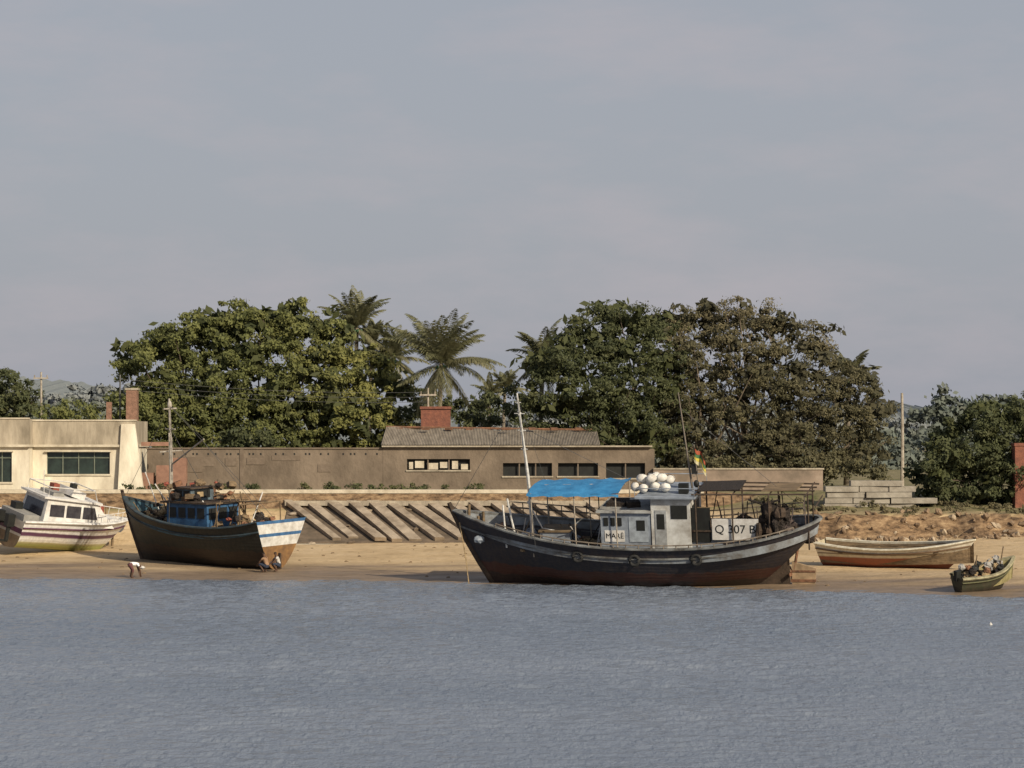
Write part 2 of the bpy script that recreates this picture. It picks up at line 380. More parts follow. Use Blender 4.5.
# ================================================================ LARGE FISHING TRAWLER
def big_boat():
    px0=637; d0=147.0
    x0=AX(px0,d0)
    e=empty('wooden_fishing_trawler',(x0,d0,gz(x0,d0)-.16),(R(-12),R(0),R(165)))
    hm=hullmat('trawler_hull_paint',[(0,(.032,.02,.018)),(.75,(.065,.024,.019)),(1.35,(.024,.024,.033)),(6,(.024,.028,.055))],dirt=.4,wob=.5)
    inn=mat('bulwark_inside',(.26,.29,.32),(.12,.11,.10),1.5,.8,detail=9)
    capm=mat('grey_blue_rail',(.22,.23,.23),(.06,.055,.05),1.3,.8,detail=9)
    sheer=lambda t: 2.74+(1.36*((t-.42)/.58)**2 if t>.42 else 1.05*((.42-t)/.42)**2)
    plan=lambda t: max(0,(1-(1-t/.32)**3)**.62 if t<.32 else (1 if t<.5 else 1-((t-.5)/.5)**2.4)) if 0<=t<=1 else 0
    pe=lambda t: .36+.55*abs(t-.45)**1.5*3
    P=hull(e,19.7,5.6,sheer,lambda t:.0+(.5*((.12-t)/.12)**2 if t<.12 else 0),plan,3.0,2.1,pe,mats=[hm,capm,inn],bulw=.8,capmat=capm,rail=.06)
    k=MB(); k.b2((-8.0,-.13,-.12),(7.5,.13,.10),0)
    k.add([(-8.1,-.1,-.1),(-5.5,-.1,-.1),(-5.5,-.1,.4),(-8.1,-.1,1.9),(-8.1,.1,-.1),(-5.5,.1,-.1),(-5.5,.1,.4),(-8.1,.1,1.9)],[(0,1,2,3),(7,6,5,4),(0,3,7,4),(3,2,6,7)],0)
    k.tube([P(1,0,0)[:1]+(0,)+(.0,),P(1,.3,0),P(1,.6,0),P(1,1,0),(10.0,0,4.5)],[.16,.15,.14,.14,.12],0,6)
    k.build('keel_and_stem',[M_dwood],e)
    r=MB(); r.add([(-8.2,.07,.0),(-9.35,.07,-.1),(-9.5,.07,1.15),(-8.25,.07,1.5),(-8.2,-.07,.0),(-9.35,-.07,-.1),(-9.5,-.07,1.15),(-8.25,-.07,1.5)],
        [(0,1,2,3),(7,6,5,4),(0,4,5,1),(1,5,6,2),(2,6,7,3),(3,7,4,0)],0)
    r.tube([(-8.35,0,1.1),(-8.6,0,2.4)],.08,1); r.box((-8.8,0,.5),(1.3,.2,.14),1); r.box((-8.8,0,1.0),(1.3,.2,.1),1)
    r.build('rudder',[mat('rudder_wood',(.42,.30,.19),(.22,.16,.1),2,.8),M_rust],e)
    pr=MB(); pr.ell((-8.18,0,.85),(.12,.1,.1),0)
    for a in range(3): pr.box((-8.16,.22*math.cos(a*2.094),.85+.22*math.sin(a*2.094)),(.04,.18,.36),0,(a*2.094+1.57,.4,0))
    pr.build('propeller',[M_rust],e)
    zd=1.7
    A_=(-.3,0,.22)
    h=MB()
    h.b2((-.9,-1.45,zd),(1.75,1.45,4.15),0)
    h.b2((-1.0,-1.6,4.15),(1.95,1.6,4.25),1)
    h.b2((.5,1.452,2.6),(1.55,1.475,3.2),2)
    h.b2((-.75,1.452,2.6),(.25,1.478,3.9),3)
    for i in range(3): h.b2((.62+i*.36,1.476,3.45),(.86+i*.36,1.49,3.88),4)
    h.b2((-.6,1.479,3.2),(-.15,1.49,3.75),4)
    h.b2((1.752,-.9,3.1),(1.77,.9,3.8),4)
    h.box((1.1,0,4.36),(1.0,1.2,.22),5); h.box((.2,.5,4.4),(.7,.6,.3),5,(0,0,.4))
    h.tube([(1.9,1.0,4.2),(1.9,1.0,4.9)],.03,5)
    h.build('fore_cabin',[M_blueW,mat('cabin_roof_grey',(.4,.41,.4),(.22,.21,.2),2,.7,detail=9),M_white,mat('sliding_panel',(.36,.41,.46),(.2,.22,.25),2,.6,detail=9),M_dark,M_net],e,off=A_)
    lettering('cabin_lettering','MARÉ',.38,(1.02-.3,1.482,2.9+.22),(R(90),0,R(180)),M_dark,e)
    h=MB()
    h.b2((-3.0,-1.5,zd),(-.95,1.5,4.95),0)
    h.b2((-3.35,-1.8,4.95),(-.2,1.8,5.05),1)
    h.b2((-1.75,1.502,2.3),(-1.15,1.53,4.3),2)
    h.b2((-1.65,1.531,3.3),(-1.25,1.545,4.1),3)
    h.b2((-2.85,1.502,3.85),(-2.0,1.525,4.55),3)
    h.b2((-3.02,-.9,3.6),(-3.002,.9,4.4),3)
    for y in (-1.0,0,1.0): h.b2((-.948,y-.4,4.3),(-.93,y+.4,4.8),3)
    h.tube([(-.2,1.75,5.0),(-.2,1.75,5.5),(-3.3,1.75,5.5),(-3.3,1.75,5.0)],.025,1)
    h.tube([(-.2,-1.75,5.0),(-.2,-1.75,5.5),(-3.3,-1.75,5.5),(-3.3,-1.75,5.0)],.025,1)
    h.build('wheelhouse',[mat('wheelhouse_white',(.62,.63,.62),(.30,.28,.25),1.2,.6,.1,c3=(.75,.75,.74),detail=9),M_blueW,mat('door_grey',(.36,.38,.39),(.22,.22,.22),3,.6),M_dark],e,off=A_)
    h=MB()
    for i,(x,y,z) in enumerate([(.1,.6,5.27),(-.45,.3,5.27),(-.4,1.0,5.28),(-.95,.6,5.3),(-1.5,.7,5.27),(-.85,-.1,5.66),(-.25,.5,5.70),(-1.25,.3,5.69),(-.8,.75,5.76),(-1.65,.1,5.55)]):
        h.ell((x,y,z),(.24,.30,.24),0,12,8,.05,(.1,.1*i,.3*i))
        h.torus((x,y,z),.24,.02,1,'y')
    h.build('white_floats',[mat('float_white',(.78,.77,.73),(.45,.42,.38),2.5,.5),M_dark],e,True,off=(-.4,0,.28))
    h=MB()
    h.b2((-6.7,-1.2,zd+.1),(-3.02,1.2,3.25),0)
    h.b2((-6.75,-1.35,3.25),(-3.02,1.35,3.34),1)
    h.b2((-6.6,1.32,2.85),(-4.2,1.4,3.95),2)
    h.b2((-4.1,1.25,2.7),(-3.1,1.3,4.5),3)
    h.b2((-3.9,.2,3.34),(-3.2,1.1,4.3),4)
    h.build('aft_house',[M_blueW,M_dwood,M_white,M_dark,M_wood],e,off=(-.2,0,.1))
    lettering('registration_lettering','Q 307 B',.62,(-5.4-.2,1.408,3.4+.1),(R(90),0,R(180)),M_dark,e)
    h=MB()
    for x in (-3.5,-5.4,-7.3,-9.2):
        for y in (-1.5,1.5):
            yy=y if x>-9 else y*.55
            h.tube([(x,yy,2.0),(x,yy,4.95)],.045,0)
        h.tube([(x,-1.6,4.98),(x,1.6,4.98)],.04,0)
    for y in (-1.5,-.5,.5,1.5): h.tube([(-3.3,y,5.02),(-9.5,y*.8,5.0)],.045,0)
    h.box((-4.6,-.2,5.1),(2.2,2.4,.06),1,(0.02,.03,.03))
    h.box((-7.8,0,5.1),(1.8,2.0,.05),2,(0.03,.03,-.05))
    h.tube([(-9.6,-1.5,4.3),(-9.6,1.0,4.3)],.04,0)
    h.build('canopy_frame',[M_dwood,M_net,M_wood],e,off=(-.1,0,.33))
    h=MB()
    for i in range(26):
        x=random.uniform(-8.1,-6.7); z=random.uniform(3.0,4.6); h.ell((x,random.uniform(.5,1.5),z),(random.uniform(.15,.32),.22,random.uniform(.25,.55)),random.choice([0,0,0,1]),7,5,.3)
    for i in range(30):
        x=random.uniform(-9.0,-4); h.ell((x,random.uniform(-1.5,1.2),random.uniform(2.6,3.3)),(.4,.3,.3),random.choice([0,1,2]),7,5,.3)
    h.tube([(-6.2,1.2,4.9),(-7,1.3,4.65),(-7.8,1.3,4.9)],.06,0)
    for i in range(14):
        x=random.uniform(-9,-3.4); h.tube([(x,random.uniform(-1.3,1.4),2.6),(x+random.uniform(-.4,.4),random.uniform(-1.3,1.4),random.uniform(3.8,5.0))],.03,random.choice([0,1,2]),5)
    h.build('hanging_nets',[M_net,M_dwood,mat('faded_net',(.12,.09,.08),(.06,.05,.05),5,.9)],e,off=(-.1,0,.15))
    h=MB(); n=16; vs=[];fs=[]
    for i in range(n+1):
        for j in range(9):
            x=.6+4.9*i/n; y=-1.8+3.6*j/8
            z=5.15-.07*math.sin(i/n*math.pi*4)**2-.16*((j-4)/4)**2-.05*random.random()+.1*(1-i/n)
            vs.append((x,y,z))
    for i in range(n):
        for j in range(8):
            a=i*9+j; fs.append((a,a+9,a+10,a+1))
    o=len(vs); vs+= [(v[0],v[1],v[2]-.03) for v in vs]
    fs+= [tuple(o+q for q in f[::-1]) for f in fs]
    h.add(vs,fs,0)
    for i in range(n):
        x=.6+4.9*i/n; x2=.6+4.9*(i+1)/n
        h.add([(x,1.8,4.99),(x2,1.8,4.99),(x2,1.85,4.9-.03*(i%3)),(x,1.85,4.9-.03*((i+2)%3))],[(0,1,2,3)],0)
    AW=(-.25,0,.42)
    h.build('blue_awning',[M_tarp],e,True,off=AW)
    h=MB()
    for x in (.8,3.0,5.3):
        for y in (-1.7,1.7): h.tube([(x,y,1.6),(x,y*1.0,4.99)],.035,0)
    h.tube([(.6,0,5.12),(5.5,0,5.04)],.04,0)
    h.build('awning_poles',[M_pole],e,off=AW)
    h=MB(); h.tube([(5.45,0,1.7),(5.6,0,6),(5.95,0,10.4)],[.11,.085,.045],0,8)
    for z,wd in ((7.4,.18),(8.4,.22),(9.3,.28),(9.9,.15)):
        xx=5.6+(z-6)*.08; h.tube([(xx-wd,0,z),(xx+wd,0,z+.02)],.025,0); h.tube([(xx,-wd,z),(xx,wd,z)],.025,0)
    h.tube([(6.0,1.3,2.4),(6.6,.7,4.9)],.06,0); h.tube([(6.6,1.3,2.4),(6.8,.9,4.6)],.05,0)
    h.tube([(6.0,1.3,3.2),(6.7,1.2,3.2)],.04,0)
    h.tube([(5.7,.0,4.6),(4.9,.2,3.2),(3.7,.3,3.0)],.04,0)
    h.build('foremast',[mat('mast_white',(.66,.66,.64),(.38,.36,.33),4,.6)],e)
    h=MB(); h.tube([(-2.9,0,4.9),(-2.35,0,10.2)],[.06,.03],0,6)
    h.tube([(-3.25,.2,4.9),(-3.1,.2,7.5)],.03,0)
    h.tube([(-3.1,-.6,5.9),(-3.1,.6,5.9)],.03,0)
    h.ell((-3.2,.5,5.5),(.15,.15,.2),1); h.box((-2.6,.9,5.35),(.5,.3,.5),1)
    h.build('aft_mast',[mat('dark_pole',(.2,.17,.14),None,3,.8),M_dark],e,off=(-.3,0,.2))
    h=MB()
    cols=[3,2,0,1]
    for r_ in range(4):
        vs=[];fs=[]
        for i in range(9):
            xx=-3.1-.07*i*(1); yy=.2+.10*math.sin(i*1.1+r_*.3); zz=7.4-r_*.2-.08*i-.02*i*math.sin(i)
            vs+=[(xx,yy,zz),(xx,yy+.03*math.sin(r_+i),zz-.2)]
        fs=[(2*i,2*i+2,2*i+3,2*i+1) for i in range(8)]
        h.add(vs,fs,cols[r_])
    h.box((-3.05,.15,6.2),(.3,.1,.5),4,(.2,.1,0))
    h.build('flag',[M_yellow,mat('pale_cloth',(.6,.55,.35),None,3,.8),mat('flag_green',(.08,.18,.08),None,3,.8),mat('flag_red',(.4,.1,.05),None,3,.8),M_dark],e,off=(-.3,0,.2))
    h=MB()
    for a,b in (((5.9,0,10.1),(9.7,0,4.2)),((5.9,0,10.1),(4.7,2.6,2.8)),((5.9,0,10.1),(4.7,-2.6,2.8)),((-2.7,0,9.6),(-9.4,0,3.9)),((5.8,0,8.6),(-.6,0,5.4))):
        h.tube([a,b],.012,0,4)
    h.tube([(9.4,.3,3.5),(9.0,.9,1.8),(8.8,1.2,.1)],.03,1,5)
    h.build('rigging',[M_wire,M_tan],e)
    h=MB()
    h.box((7.3,0,2.85),(.5,1.2,.6),0); h.tube([(7.3,-.9,3.1),(7.3,.9,3.1)],.18,1,8)
    for i in range(70):
        x=random.uniform(1.9,8.2); y=random.uniform(-2.1,1.7)*(1 if x<6 else .6); s_=random.uniform(.12,.36); z=2.05+.14*max(0,x-4)+s_/2
        if random.random()<.5: h.box((x,y,z),(s_*1.7,s_*1.3,s_),random.choice([0,1,2,3,4,0]),(0,random.uniform(-.2,.2),random.random()*3))
        else: h.ell((x,y,z),(s_,s_,s_*.8),random.choice([0,2,4,5]),8,6,.2)
    for i in range(14):
        x=random.uniform(1.9,8.2); h.tube([(x,random.uniform(-1.6,1.2),2.0),(x+random.uniform(-.9,.9),random.uniform(-1.6,1.2),random.uniform(2.9,4.0))],.03,random.choice([0,3,4]),5)
    for i in range(6): h.torus((random.uniform(2,7),random.uniform(-1,1),2.3+i*.03),.3,.05,5,'z')
    h.tube([(9.0,-.0,3.2),(8.9,0,4.4)],.09,0,6); h.tube([(8.3,-.5,2.7),(8.3,-.5,3.9)],.08,0,6); h.tube([(8.3,.5,2.7),(8.3,.5,3.9)],.08,0,6)
    h.box((4.2,-.3,2.5),(1.6,1.4,1.1),2); h.box((4.2,-.3,3.08),(1.75,1.55,.08),0)
    h.build('deck_gear',[M_wood,M_rust,M_blueW,M_white,M_net,M_tan],e)
    h=MB()
    for side in (1,-1):
        top=[]
        for i in range(25):
            t=.06+.80*i/24; p=P(t,1,side); hh=.7 if side==-1 else .2
            h.tube([p,(p[0],p[1]-.05*side,p[2]+hh)],.03,0,5); top.append((p[0],p[1]-.05*side,p[2]+hh))
        h.tube(top,.035,0,5)
        if side==-1: h.tube([(q[0],q[1],q[2]-.3) for q in top],.05,0,5)
    h.build('stanchions',[capmat_g],e)
    h=MB()
    for t in (.30,.47,.63):
        p=P(t,.78,1); h.torus((p[0],p[1]+.12,p[2]),.25,.09,0,'y')
        q=P(t,1,1); h.tube([(p[0],p[1]+.12,p[2]+.3),q],.02,1,4)
    h.build('tyre_fenders',[M_rubber,M_dwood],e,True)
capmat_g=mat('rail_wood_grey',(.24,.2,.16),(.1,.08,.06),3,.85)
big_boat()

# ================================================================ SMALLER FISHING BOAT
def boat2():
    d0=163.2; x0=AX(202,d0)
    e=empty('small_fishing_boat',(x0,d0,gz(x0,d0)-.1),(R(-3),R(-1),R(139)))
    hm=hullmat('dark_hull_paint',[(0,(.022,.018,.015)),(.55,(.038,.026,.019)),(1.15,(.017,.021,.019)),(6,(.02,.03,.03))],dirt=.3,wob=.5)
    inn=mat('bulwark_inner_blue',(.07,.15,.2),(.04,.06,.07),2,.8)
    capm=mat('rail_dark',(.05,.08,.10),(.04,.04,.035),2.5,.8)
    sheer=lambda t: 2.45+(1.35*((t-.3)/.7)**2 if t>.3 else .45*((.3-t)/.3)**2)
    plan=lambda t: .84+.16*math.sin(min(t/.4,1)*math.pi/2) if t<.45 else max(0,1-((t-.45)/.55)**2.3)
    trb=mat('transom_brown',(.27,.15,.06),(.12,.07,.04),2,.7,detail=9); trw=mat('transom_white',(.68,.68,.66),(.4,.38,.35),2,.6,detail=9)
    def trk(v): return 0 if v<.5 else (1 if v<.68 else (2 if v<.74 else (1 if v<.9 else 2)))
    P=hull(e,13.4,4.6,sheer,lambda t:.0,plan,.45,1.6,lambda t:.4+.6*abs(t-.3),nv=16,mats=[hm,capm,inn],transom=([trb,trw,mat('transom_blue',(.06,.16,.32),(.03,.08,.18),2,.6)],trk),bulw=.65,capmat=capm)
    k=MB(); k.b2((-6.1,-.11,-.1),(5.0,.11,.12),0); k.tube([P(1,0,0),P(1,.5,0),P(1,1,0),(6.85,0,4.2)],[.13,.12,.12,.1],0)
    k.b2((-6.6,-.05,.1),(-6.15,.05,1.0),0); k.build('keel_and_stem',[M_dwood],e)
    h=MB()
    h.b2((-1.9,-1.25,1.7),(1.5,1.25,3.7),0)
    h.b2((-2.15,-1.5,3.7),(1.8,1.5,3.8),1)
    for i in range(4): h.b2((-1.7+i*.8,1.252,2.85),(-1.1+i*.8,1.27,3.45),2)
    for y in (-.8,0,.8): h.b2((-1.93,y-.3,2.8),(-1.902,y+.3,3.45),2)
    h.b2((-.2,-.9,3.8),(1.2,.9,4.5),3); h.b2((-.4,-1.1,4.5),(1.4,1.1,4.58),1)
    for i in range(2): h.b2((-.1+i*.65,.902,3.95),(.4+i*.65,.92,4.4),2)
    h.b2((-.23,-.6,3.95),(-.202,.6,4.4),2)
    h.build('wheelhouse',[M_blue,M_dwood,M_dark,mat('upper_house',(.12,.18,.22),(.06,.07,.08),2,.7)],e)
    h=MB()
    h.tube([(2.5,0,1.7),(2.4,0,6),(2.45,0,9.7)],[.11,.09,.06],0,7)
    h.tube([(2.4,-.5,9.1),(2.4,.5,9.1)],.05,0); h.tube([(2.4,-.9,6.6),(2.4,.9,6.6)],.045,0)
    h.tube([(2.0,0,7.9),(2.8,0,7.9)],.05,0); h.ell((2.42,0,9.3),(.14,.14,.28),0)
    h.tube([(2.4,.0,5.8),(-1.1,.6,7.4)],.05,0)
    h.tube([(2.15,.35,1.8),(2.2,.3,7.7)],.04,0); h.tube([(2.75,-.35,1.8),(2.65,-.3,7.4)],.04,0)
    for z in np.arange(4.8,7.4,.4): h.tube([(2.2,.3,z),(2.65,-.3,z)],.025,0,4)
    h.build('mast',[mat('mast_pale',(.42,.39,.34),(.22,.19,.16),3,.7)],e)
    h=MB()
    for a,b in (((2.45,0,9.3),(6.4,0,4.0)),((2.45,0,9.3),(-6.1,0,3.0)),((2.45,0,8),(.5,2,2.6)),((2.45,0,8),(.5,-2,2.6)),((-1.1,.6,7.2),(-6.0,.5,3)),((2.45,0,9.3),(-1.1,.6,7.4))): h.tube([a,b],.015,0,4)
    h.build('rigging',[M_wire],e)
    h=MB()
    mm=[M_wood,M_rust,M_red,M_blue,M_net,M_tan,M_white]
    for i in range(110):
        x=random.uniform(-5.8,5.2); y=random.uniform(-1.5,1.5)*(1 if x<3 else .5)
        if -2<x<1.6: z=random.uniform(4.55,4.8) if random.random()<.35 else random.uniform(3.85,4.3)
        else: z=1.9+.1*max(0,x)+random.uniform(.0,1.1)
        s_=random.uniform(.10,.30)
        k_=random.choice([0,1,1,1,0,4,4,5,2]) if z>3.5 else random.choice([0,1,0,3,4,4,4,5,2])
        if random.random()<.5: h.box((x,y,z),(s_*1.6,s_*1.3,s_),k_,(random.random()*.3,random.uniform(-.3,.3),random.random()*3))
        else: h.ell((x,y,z),(s_,s_*1.2,s_*.8),k_,8,6,.25)
    for i in range(18):
        x=random.uniform(-5,5); h.tube([(x,random.uniform(-1.3,1.3),1.8),(x+random.uniform(-.8,.8),random.uniform(-1.3,1.3),random.uniform(3.4,5.6 if x>-2 else 4.4))],.035,random.choice([0,0,6,4]))
    for x in (-5.0,-3.1):
        h.tube([(x,-1.6,2.0),(x,-1.6,3.8),(x,1.6,3.8),(x,1.6,2.0)],.05,0)
    h.box((-4.0,.2,3.85),(1.5,2.0,.05),4,(0.05,.06,.1))
    h.build('deck_gear',mm,e)
boat2()

# ================================================================ CABIN MOTORBOAT
def motorboat():
    d0=172.5; x0=AX(64,d0)
    e=empty('cabin_motorboat',(x0,d0,gz(x0,d0)+.05),(R(12),R(5),R(42))); e.scale=(1.08,1.2,1.16)
    hm=hullmat('white_gelcoat',[(0,(.33,.36,.12)),(.42,(.42,.40,.22)),(.55,(.74,.74,.72)),(.88,(.10,.04,.09)),(1.12,(.76,.76,.75)),(6,(.76,.76,.75))],rough=.4,wob=.05,dirt=.3)
    sheer=lambda t: 1.65+.30*t
    plan=lambda t: 1 if t<.5 else max(0,1-((t-.5)/.5)**2.1)
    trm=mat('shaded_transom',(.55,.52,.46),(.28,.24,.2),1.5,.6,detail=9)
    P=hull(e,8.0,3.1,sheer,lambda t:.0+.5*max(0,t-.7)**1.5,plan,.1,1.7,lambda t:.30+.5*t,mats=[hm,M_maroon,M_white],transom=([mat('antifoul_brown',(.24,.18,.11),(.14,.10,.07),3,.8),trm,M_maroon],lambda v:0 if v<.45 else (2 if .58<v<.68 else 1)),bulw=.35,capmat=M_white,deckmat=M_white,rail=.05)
    h=MB()
    prof=[(-2.6,1.45),(2.2,1.6),(1.0,2.75),(-2.4,2.9)]
    y=1.2
    vs=[(a,-y,b) for a,b in prof[:2]]+[(a,-y*.86,b) for a,b in prof[2:]]+[(a,y,b) for a,b in prof[:2]]+[(a,y*.86,b) for a,b in prof[2:]]
    h.add(vs,[(0,1,2,3),(7,6,5,4),(1,5,6,2),(2,6,7,3),(3,7,4,0)],0)
    h.box((-.8,0,2.90),(3.9,2.35,.1),0,(0,.03,0))
    vs=[(2.1,-.9,1.5),(3.3,-.35,1.7),(3.3,.35,1.7),(2.1,.9,1.5),(1.8,-.8,2.05),(3.0,-.3,1.95),(3.0,.3,1.95),(1.8,.8,2.05)]
    h.add(vs,[(4,5,6,7),(0,1,5,4),(1,2,6,5),(2,3,7,6),(3,0,4,7)],0)
    h.build('cabin',[M_white],e)
    g=MB()
    for side in (-1,1):
        for a,b in ((-2.2,-1.25),(-1.1,-.15),(0,1.0)):
            def yy(z): return side*(1.2-(z-1.5)/1.35*.168+.015)
            b2=b-.25 if b>.5 else b
            g.add([(a,yy(1.98),1.98),(b,yy(1.98),1.98),(b2,yy(2.6),2.6),(a,yy(2.6),2.6)],[(0,1,2,3)],0)
    for y0,y1 in ((-1.0,-.36),(-.3,.3),(.36,1.0)):
        g.add([(2.06,y0,1.78),(2.06,y1,1.78),(1.15,y1*.9,2.66),(1.15,y0*.9,2.66)],[(0,1,2,3)],0)
    g.add([(-2.57,-.9,1.9),(-2.57,.9,1.9),(-2.46,.85,2.65),(-2.46,-.85,2.65)],[(3,2,1,0)],0)
    g.build('windows',[mat('boat_window',(.05,.05,.06),(.02,.02,.03),3,.2,spec=.6)],e)
    r=MB()
    r.tube([(-2.4,-1,2.95),(-2.4,-1,3.5),(.6,-1,3.5),(1.0,-.8,2.95)],.03,0)
    r.tube([(-2.4,1,2.95),(-2.4,1,3.5),(.6,1,3.5),(1.0,.8,2.95)],.03,0)
    r.tube([(-2.4,-1,3.5),(-2.4,1,3.5)],.03,0); r.tube([(.6,-1,3.5),(.6,1,3.5)],.03,0)
    r.box((-.2,0,3.15),(.9,1.4,.4),0,(0,.2,0)); r.box((-1.5,0,3.06),(.7,1.3,.22),4)
    r.box((.2,.5,3.4),(.3,.3,.25),2); r.box((-1.2,.3,3.3),(.4,.4,.4),1)
    for i in range(8):
        t=.6+.39*i/7; 
        for side in (1,-1):
            p=P(t,1,side); r.tube([p,(p[0],p[1]*.95,p[2]+.5)],.02,0,4)
    for side in (1,-1): r.tube([(P(.6+.39*i/7,1,side)[0],P(.6+.39*i/7,1,side)[1]*.95,P(.6+.39*i/7,1,side)[2]+.5) for i in range(8)],.022,0,5)
    r.tube([(-2.0,0,2.9),(-2.3,0,4.2)],.02,0)
    for y in (-.5,.5):
        r.box((-4.25,y,1.5),(.45,.35,.65),2); r.box((-4.25,y,.85),(.18,.14,.9),2); r.box((-4.4,y,.4),(.5,.05,.12),2)
    r.box((-3.3,0,1.7),(1.0,2.2,.5),4); r.box((-3.2,.6,2.1),(.5,.5,.4),2)
    r.build('rails_and_motors',[M_white,M_red,M_dark,M_blue,mat('seat_grey',(.3,.29,.27),None,3,.8)],e)
motorboat()
def tender():
    d0=177; x0=AX(92,d0)
    e=empty('blue_dinghy',(x0,d0,gz(x0,d0)+.9),(R(0),R(0),R(160)))
    hm=hullmat('dinghy_paint',[(0,(.15,.15,.16)),(.5,(.03,.05,.14)),(6,(.04,.07,.17))])
    hull(e,4.2,1.7,lambda t:.9+.3*t*t,lambda t:0,lambda t:.85 if t<.5 else max(0,.85*(1-((t-.5)/.5)**2.2)),.1,.8,lambda t:.45,mats=[hm,M_white,M_white],bulw=.6,open_boat=True,nt=20,nv=8)
    h=MB(); h.box((0,0,1.2),(1.0,1.1,.7),0); h.box((-.6,.2,1.3),(.5,.5,.8),1); h.tube([(-1,0,.4),(-1,0,1.9)],.04,2)
    for x in (-1.2,1.2):
        for y in (-.5,.5): h.tube([(x,y,-.95),(x,y,.35)],.08,2)
    h.build('console_and_trestle',[M_blue,M_red,M_wood],e)
tender()

# ================================================================ OPEN ROWING BOAT (right)
def rowboat():
    d0=153.5; x0=AX(898,d0)
    e=empty('long_rowing_boat',(x0,d0,gz(x0,d0)-.06),(R(9),R(-.5),R(-33)))
    hm=hullmat('striped_boat_paint',[(0,(.16,.05,.03)),(.3,(.30,.10,.055)),(.74,(.66,.60,.45)),(.90,(.15,.10,.06)),(.97,(.76,.72,.6)),(6,(.78,.75,.64))],wob=.05,dirt=.3)
    sheer=lambda t:1.22+.34*(2*t-.9)**2
    plan=lambda t:.62+.38*math.sin(min(t/.45,1)*math.pi/2) if t<.5 else max(0,1-((t-.5)/.5)**2.1)
    crm=mat('cream_rail',(.72,.68,.56),(.46,.41,.3),3,.7)
    P=hull(e,9.3,2.3,sheer,lambda t:.0,plan,.25,1.7,lambda t:.42+.5*abs(t-.4),mats=[hm,mat('brown_line',(.2,.13,.08),None,3,.7),M_wood],bulw=.5,open_boat=True,capmat=crm,transom=([mat('row_transom',(.55,.5,.36),(.3,.25,.17),3,.7)],lambda v:0),rail=.05)
    h=MB()
    for x in (-3,-1.6,-.2,1.2,2.6): h.box((x,0,1.0),(.28,2.0 if x<2 else 1.4,.05),0)
    h.tube([(-3.4,-.3,1.15),(2.4,-.35,1.22)],.035,0); h.tube([(-3,.4,1.15),(2.6,.2,1.25)],.035,0)
    h.build('thwarts_and_oars',[M_wood],e)
rowboat()
def smallboat():
    d0=139.5; x0=AX(984,d0)
    e=empty('small_dinghy',(x0,d0,gz(x0,d0)-.05),(R(14),R(-8),R(28))); e.scale=(1,1,1.12)
    hm=hullmat('olive_dinghy_paint',[(0,(.03,.03,.022)),(.4,(.05,.055,.035)),(6,(.065,.07,.045))],dirt=.6)
    sheer=lambda t:.95+.6*max(0,t-.35)**2*1.6
    plan=lambda t:.6+.4*math.sin(min(t/.45,1)*math.pi/2) if t<.5 else max(0,1-((t-.5)/.5)**2.1)
    hull(e,3.6,1.6,sheer,lambda t:.0,plan,.2,.7,lambda t:.45+.4*abs(t-.4),mats=[hm,mat('olive_line',(.12,.12,.06),None,3,.7),mat('yellow_inside',(.34,.30,.15),(.2,.17,.08),3,.8)],bulw=.4,open_boat=True,capmat=mat('pale_olive_rail',(.4,.37,.24),(.18,.16,.1),3,.7),transom=([hm],lambda v:0),nt=24,nv=8,rail=.035,capw=.1)
    h=MB()
    for x in (-.9,.1,.9): h.box((x,0,.8),(.22,1.25 if x<.8 else .8,.04),0)
    for i in range(30): h.ell((random.uniform(-1.4,1.1),random.uniform(-.5,.5),random.uniform(.75,1.35)),(.2,.18,.14),random.choice([1,2,3,4,4,5]),8,6,.25)
    h.tube([(.9,.1,.5),(1.15,.1,1.9)],.03,0); h.tube([(-1.2,-.1,.9),(.6,.2,1.4)],.03,3); h.tube([(-.6,.1,.9),(-.4,.2,1.7)],.03,0)
    h.box((-1.75,0,1.0),(.28,.24,.45),2)
    h.build('thwarts_and_gear',[M_wood,M_net,M_dark,M_tan,mat('grey_tarp',(.38,.37,.35),(.22,.21,.2),4,.8),M_rust],e)
smallboat()

# ================================================================ QUAY, REVETMENT
q=MB()
q.b2((-70,184.05,1.6),(12.5,184.9,4.1),0)
q.b2((-70,183.9,4.1),(12.6,185.1,4.34),1)
for i in range(28): q.b2((-69+i*3,183.95,1.7),(-68.75+i*3,184.05,4.098),0)
q.build('quay_wall',[M_conc,M_concL])
rv=MB()
xa=AX(285,181); xb=11.5
def slope(y,x=0): 
    bT=.0386*(178-float(ds(x))); return bT+(3.25-bT)*(y-178)/6
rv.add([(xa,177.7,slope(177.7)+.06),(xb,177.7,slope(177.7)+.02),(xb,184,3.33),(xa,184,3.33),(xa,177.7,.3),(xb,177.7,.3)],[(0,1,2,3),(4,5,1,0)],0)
x=xa-.3; i=0
while x<xb-4:
    w_=.66+random.uniform(-.14,.14); dx=3.3+random.uniform(-.4,.4)
    a=Vector((x,183.9,3.42+random.uniform(-.10,.05))); b=Vector((x+dx,177.6+random.uniform(0,.9),slope(177.6)+.05+random.uniform(0,.2))); up=Vector((0,-.16,.24))
    ww=Vector((w_,0,0))
    vs=[a,a+ww,b+ww,b,a+up,a+ww+up,b+ww+up,b+up]
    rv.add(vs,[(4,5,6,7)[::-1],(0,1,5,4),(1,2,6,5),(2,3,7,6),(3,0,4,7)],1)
    x+=1.28+random.uniform(-.16,.16); i+=1
rv.b2((xa-.2,183.4,3.3),(xb,183.95,3.62),2)
for i in range(60):
    x=random.uniform(xa,xb); y=random.uniform(177,183.4); s_=random.uniform(.1,.3); rv.ell((x,y,slope(y)+.1),(s_*1.5,s_,s_*.6),random.choice([0,1]),6,4,.3)
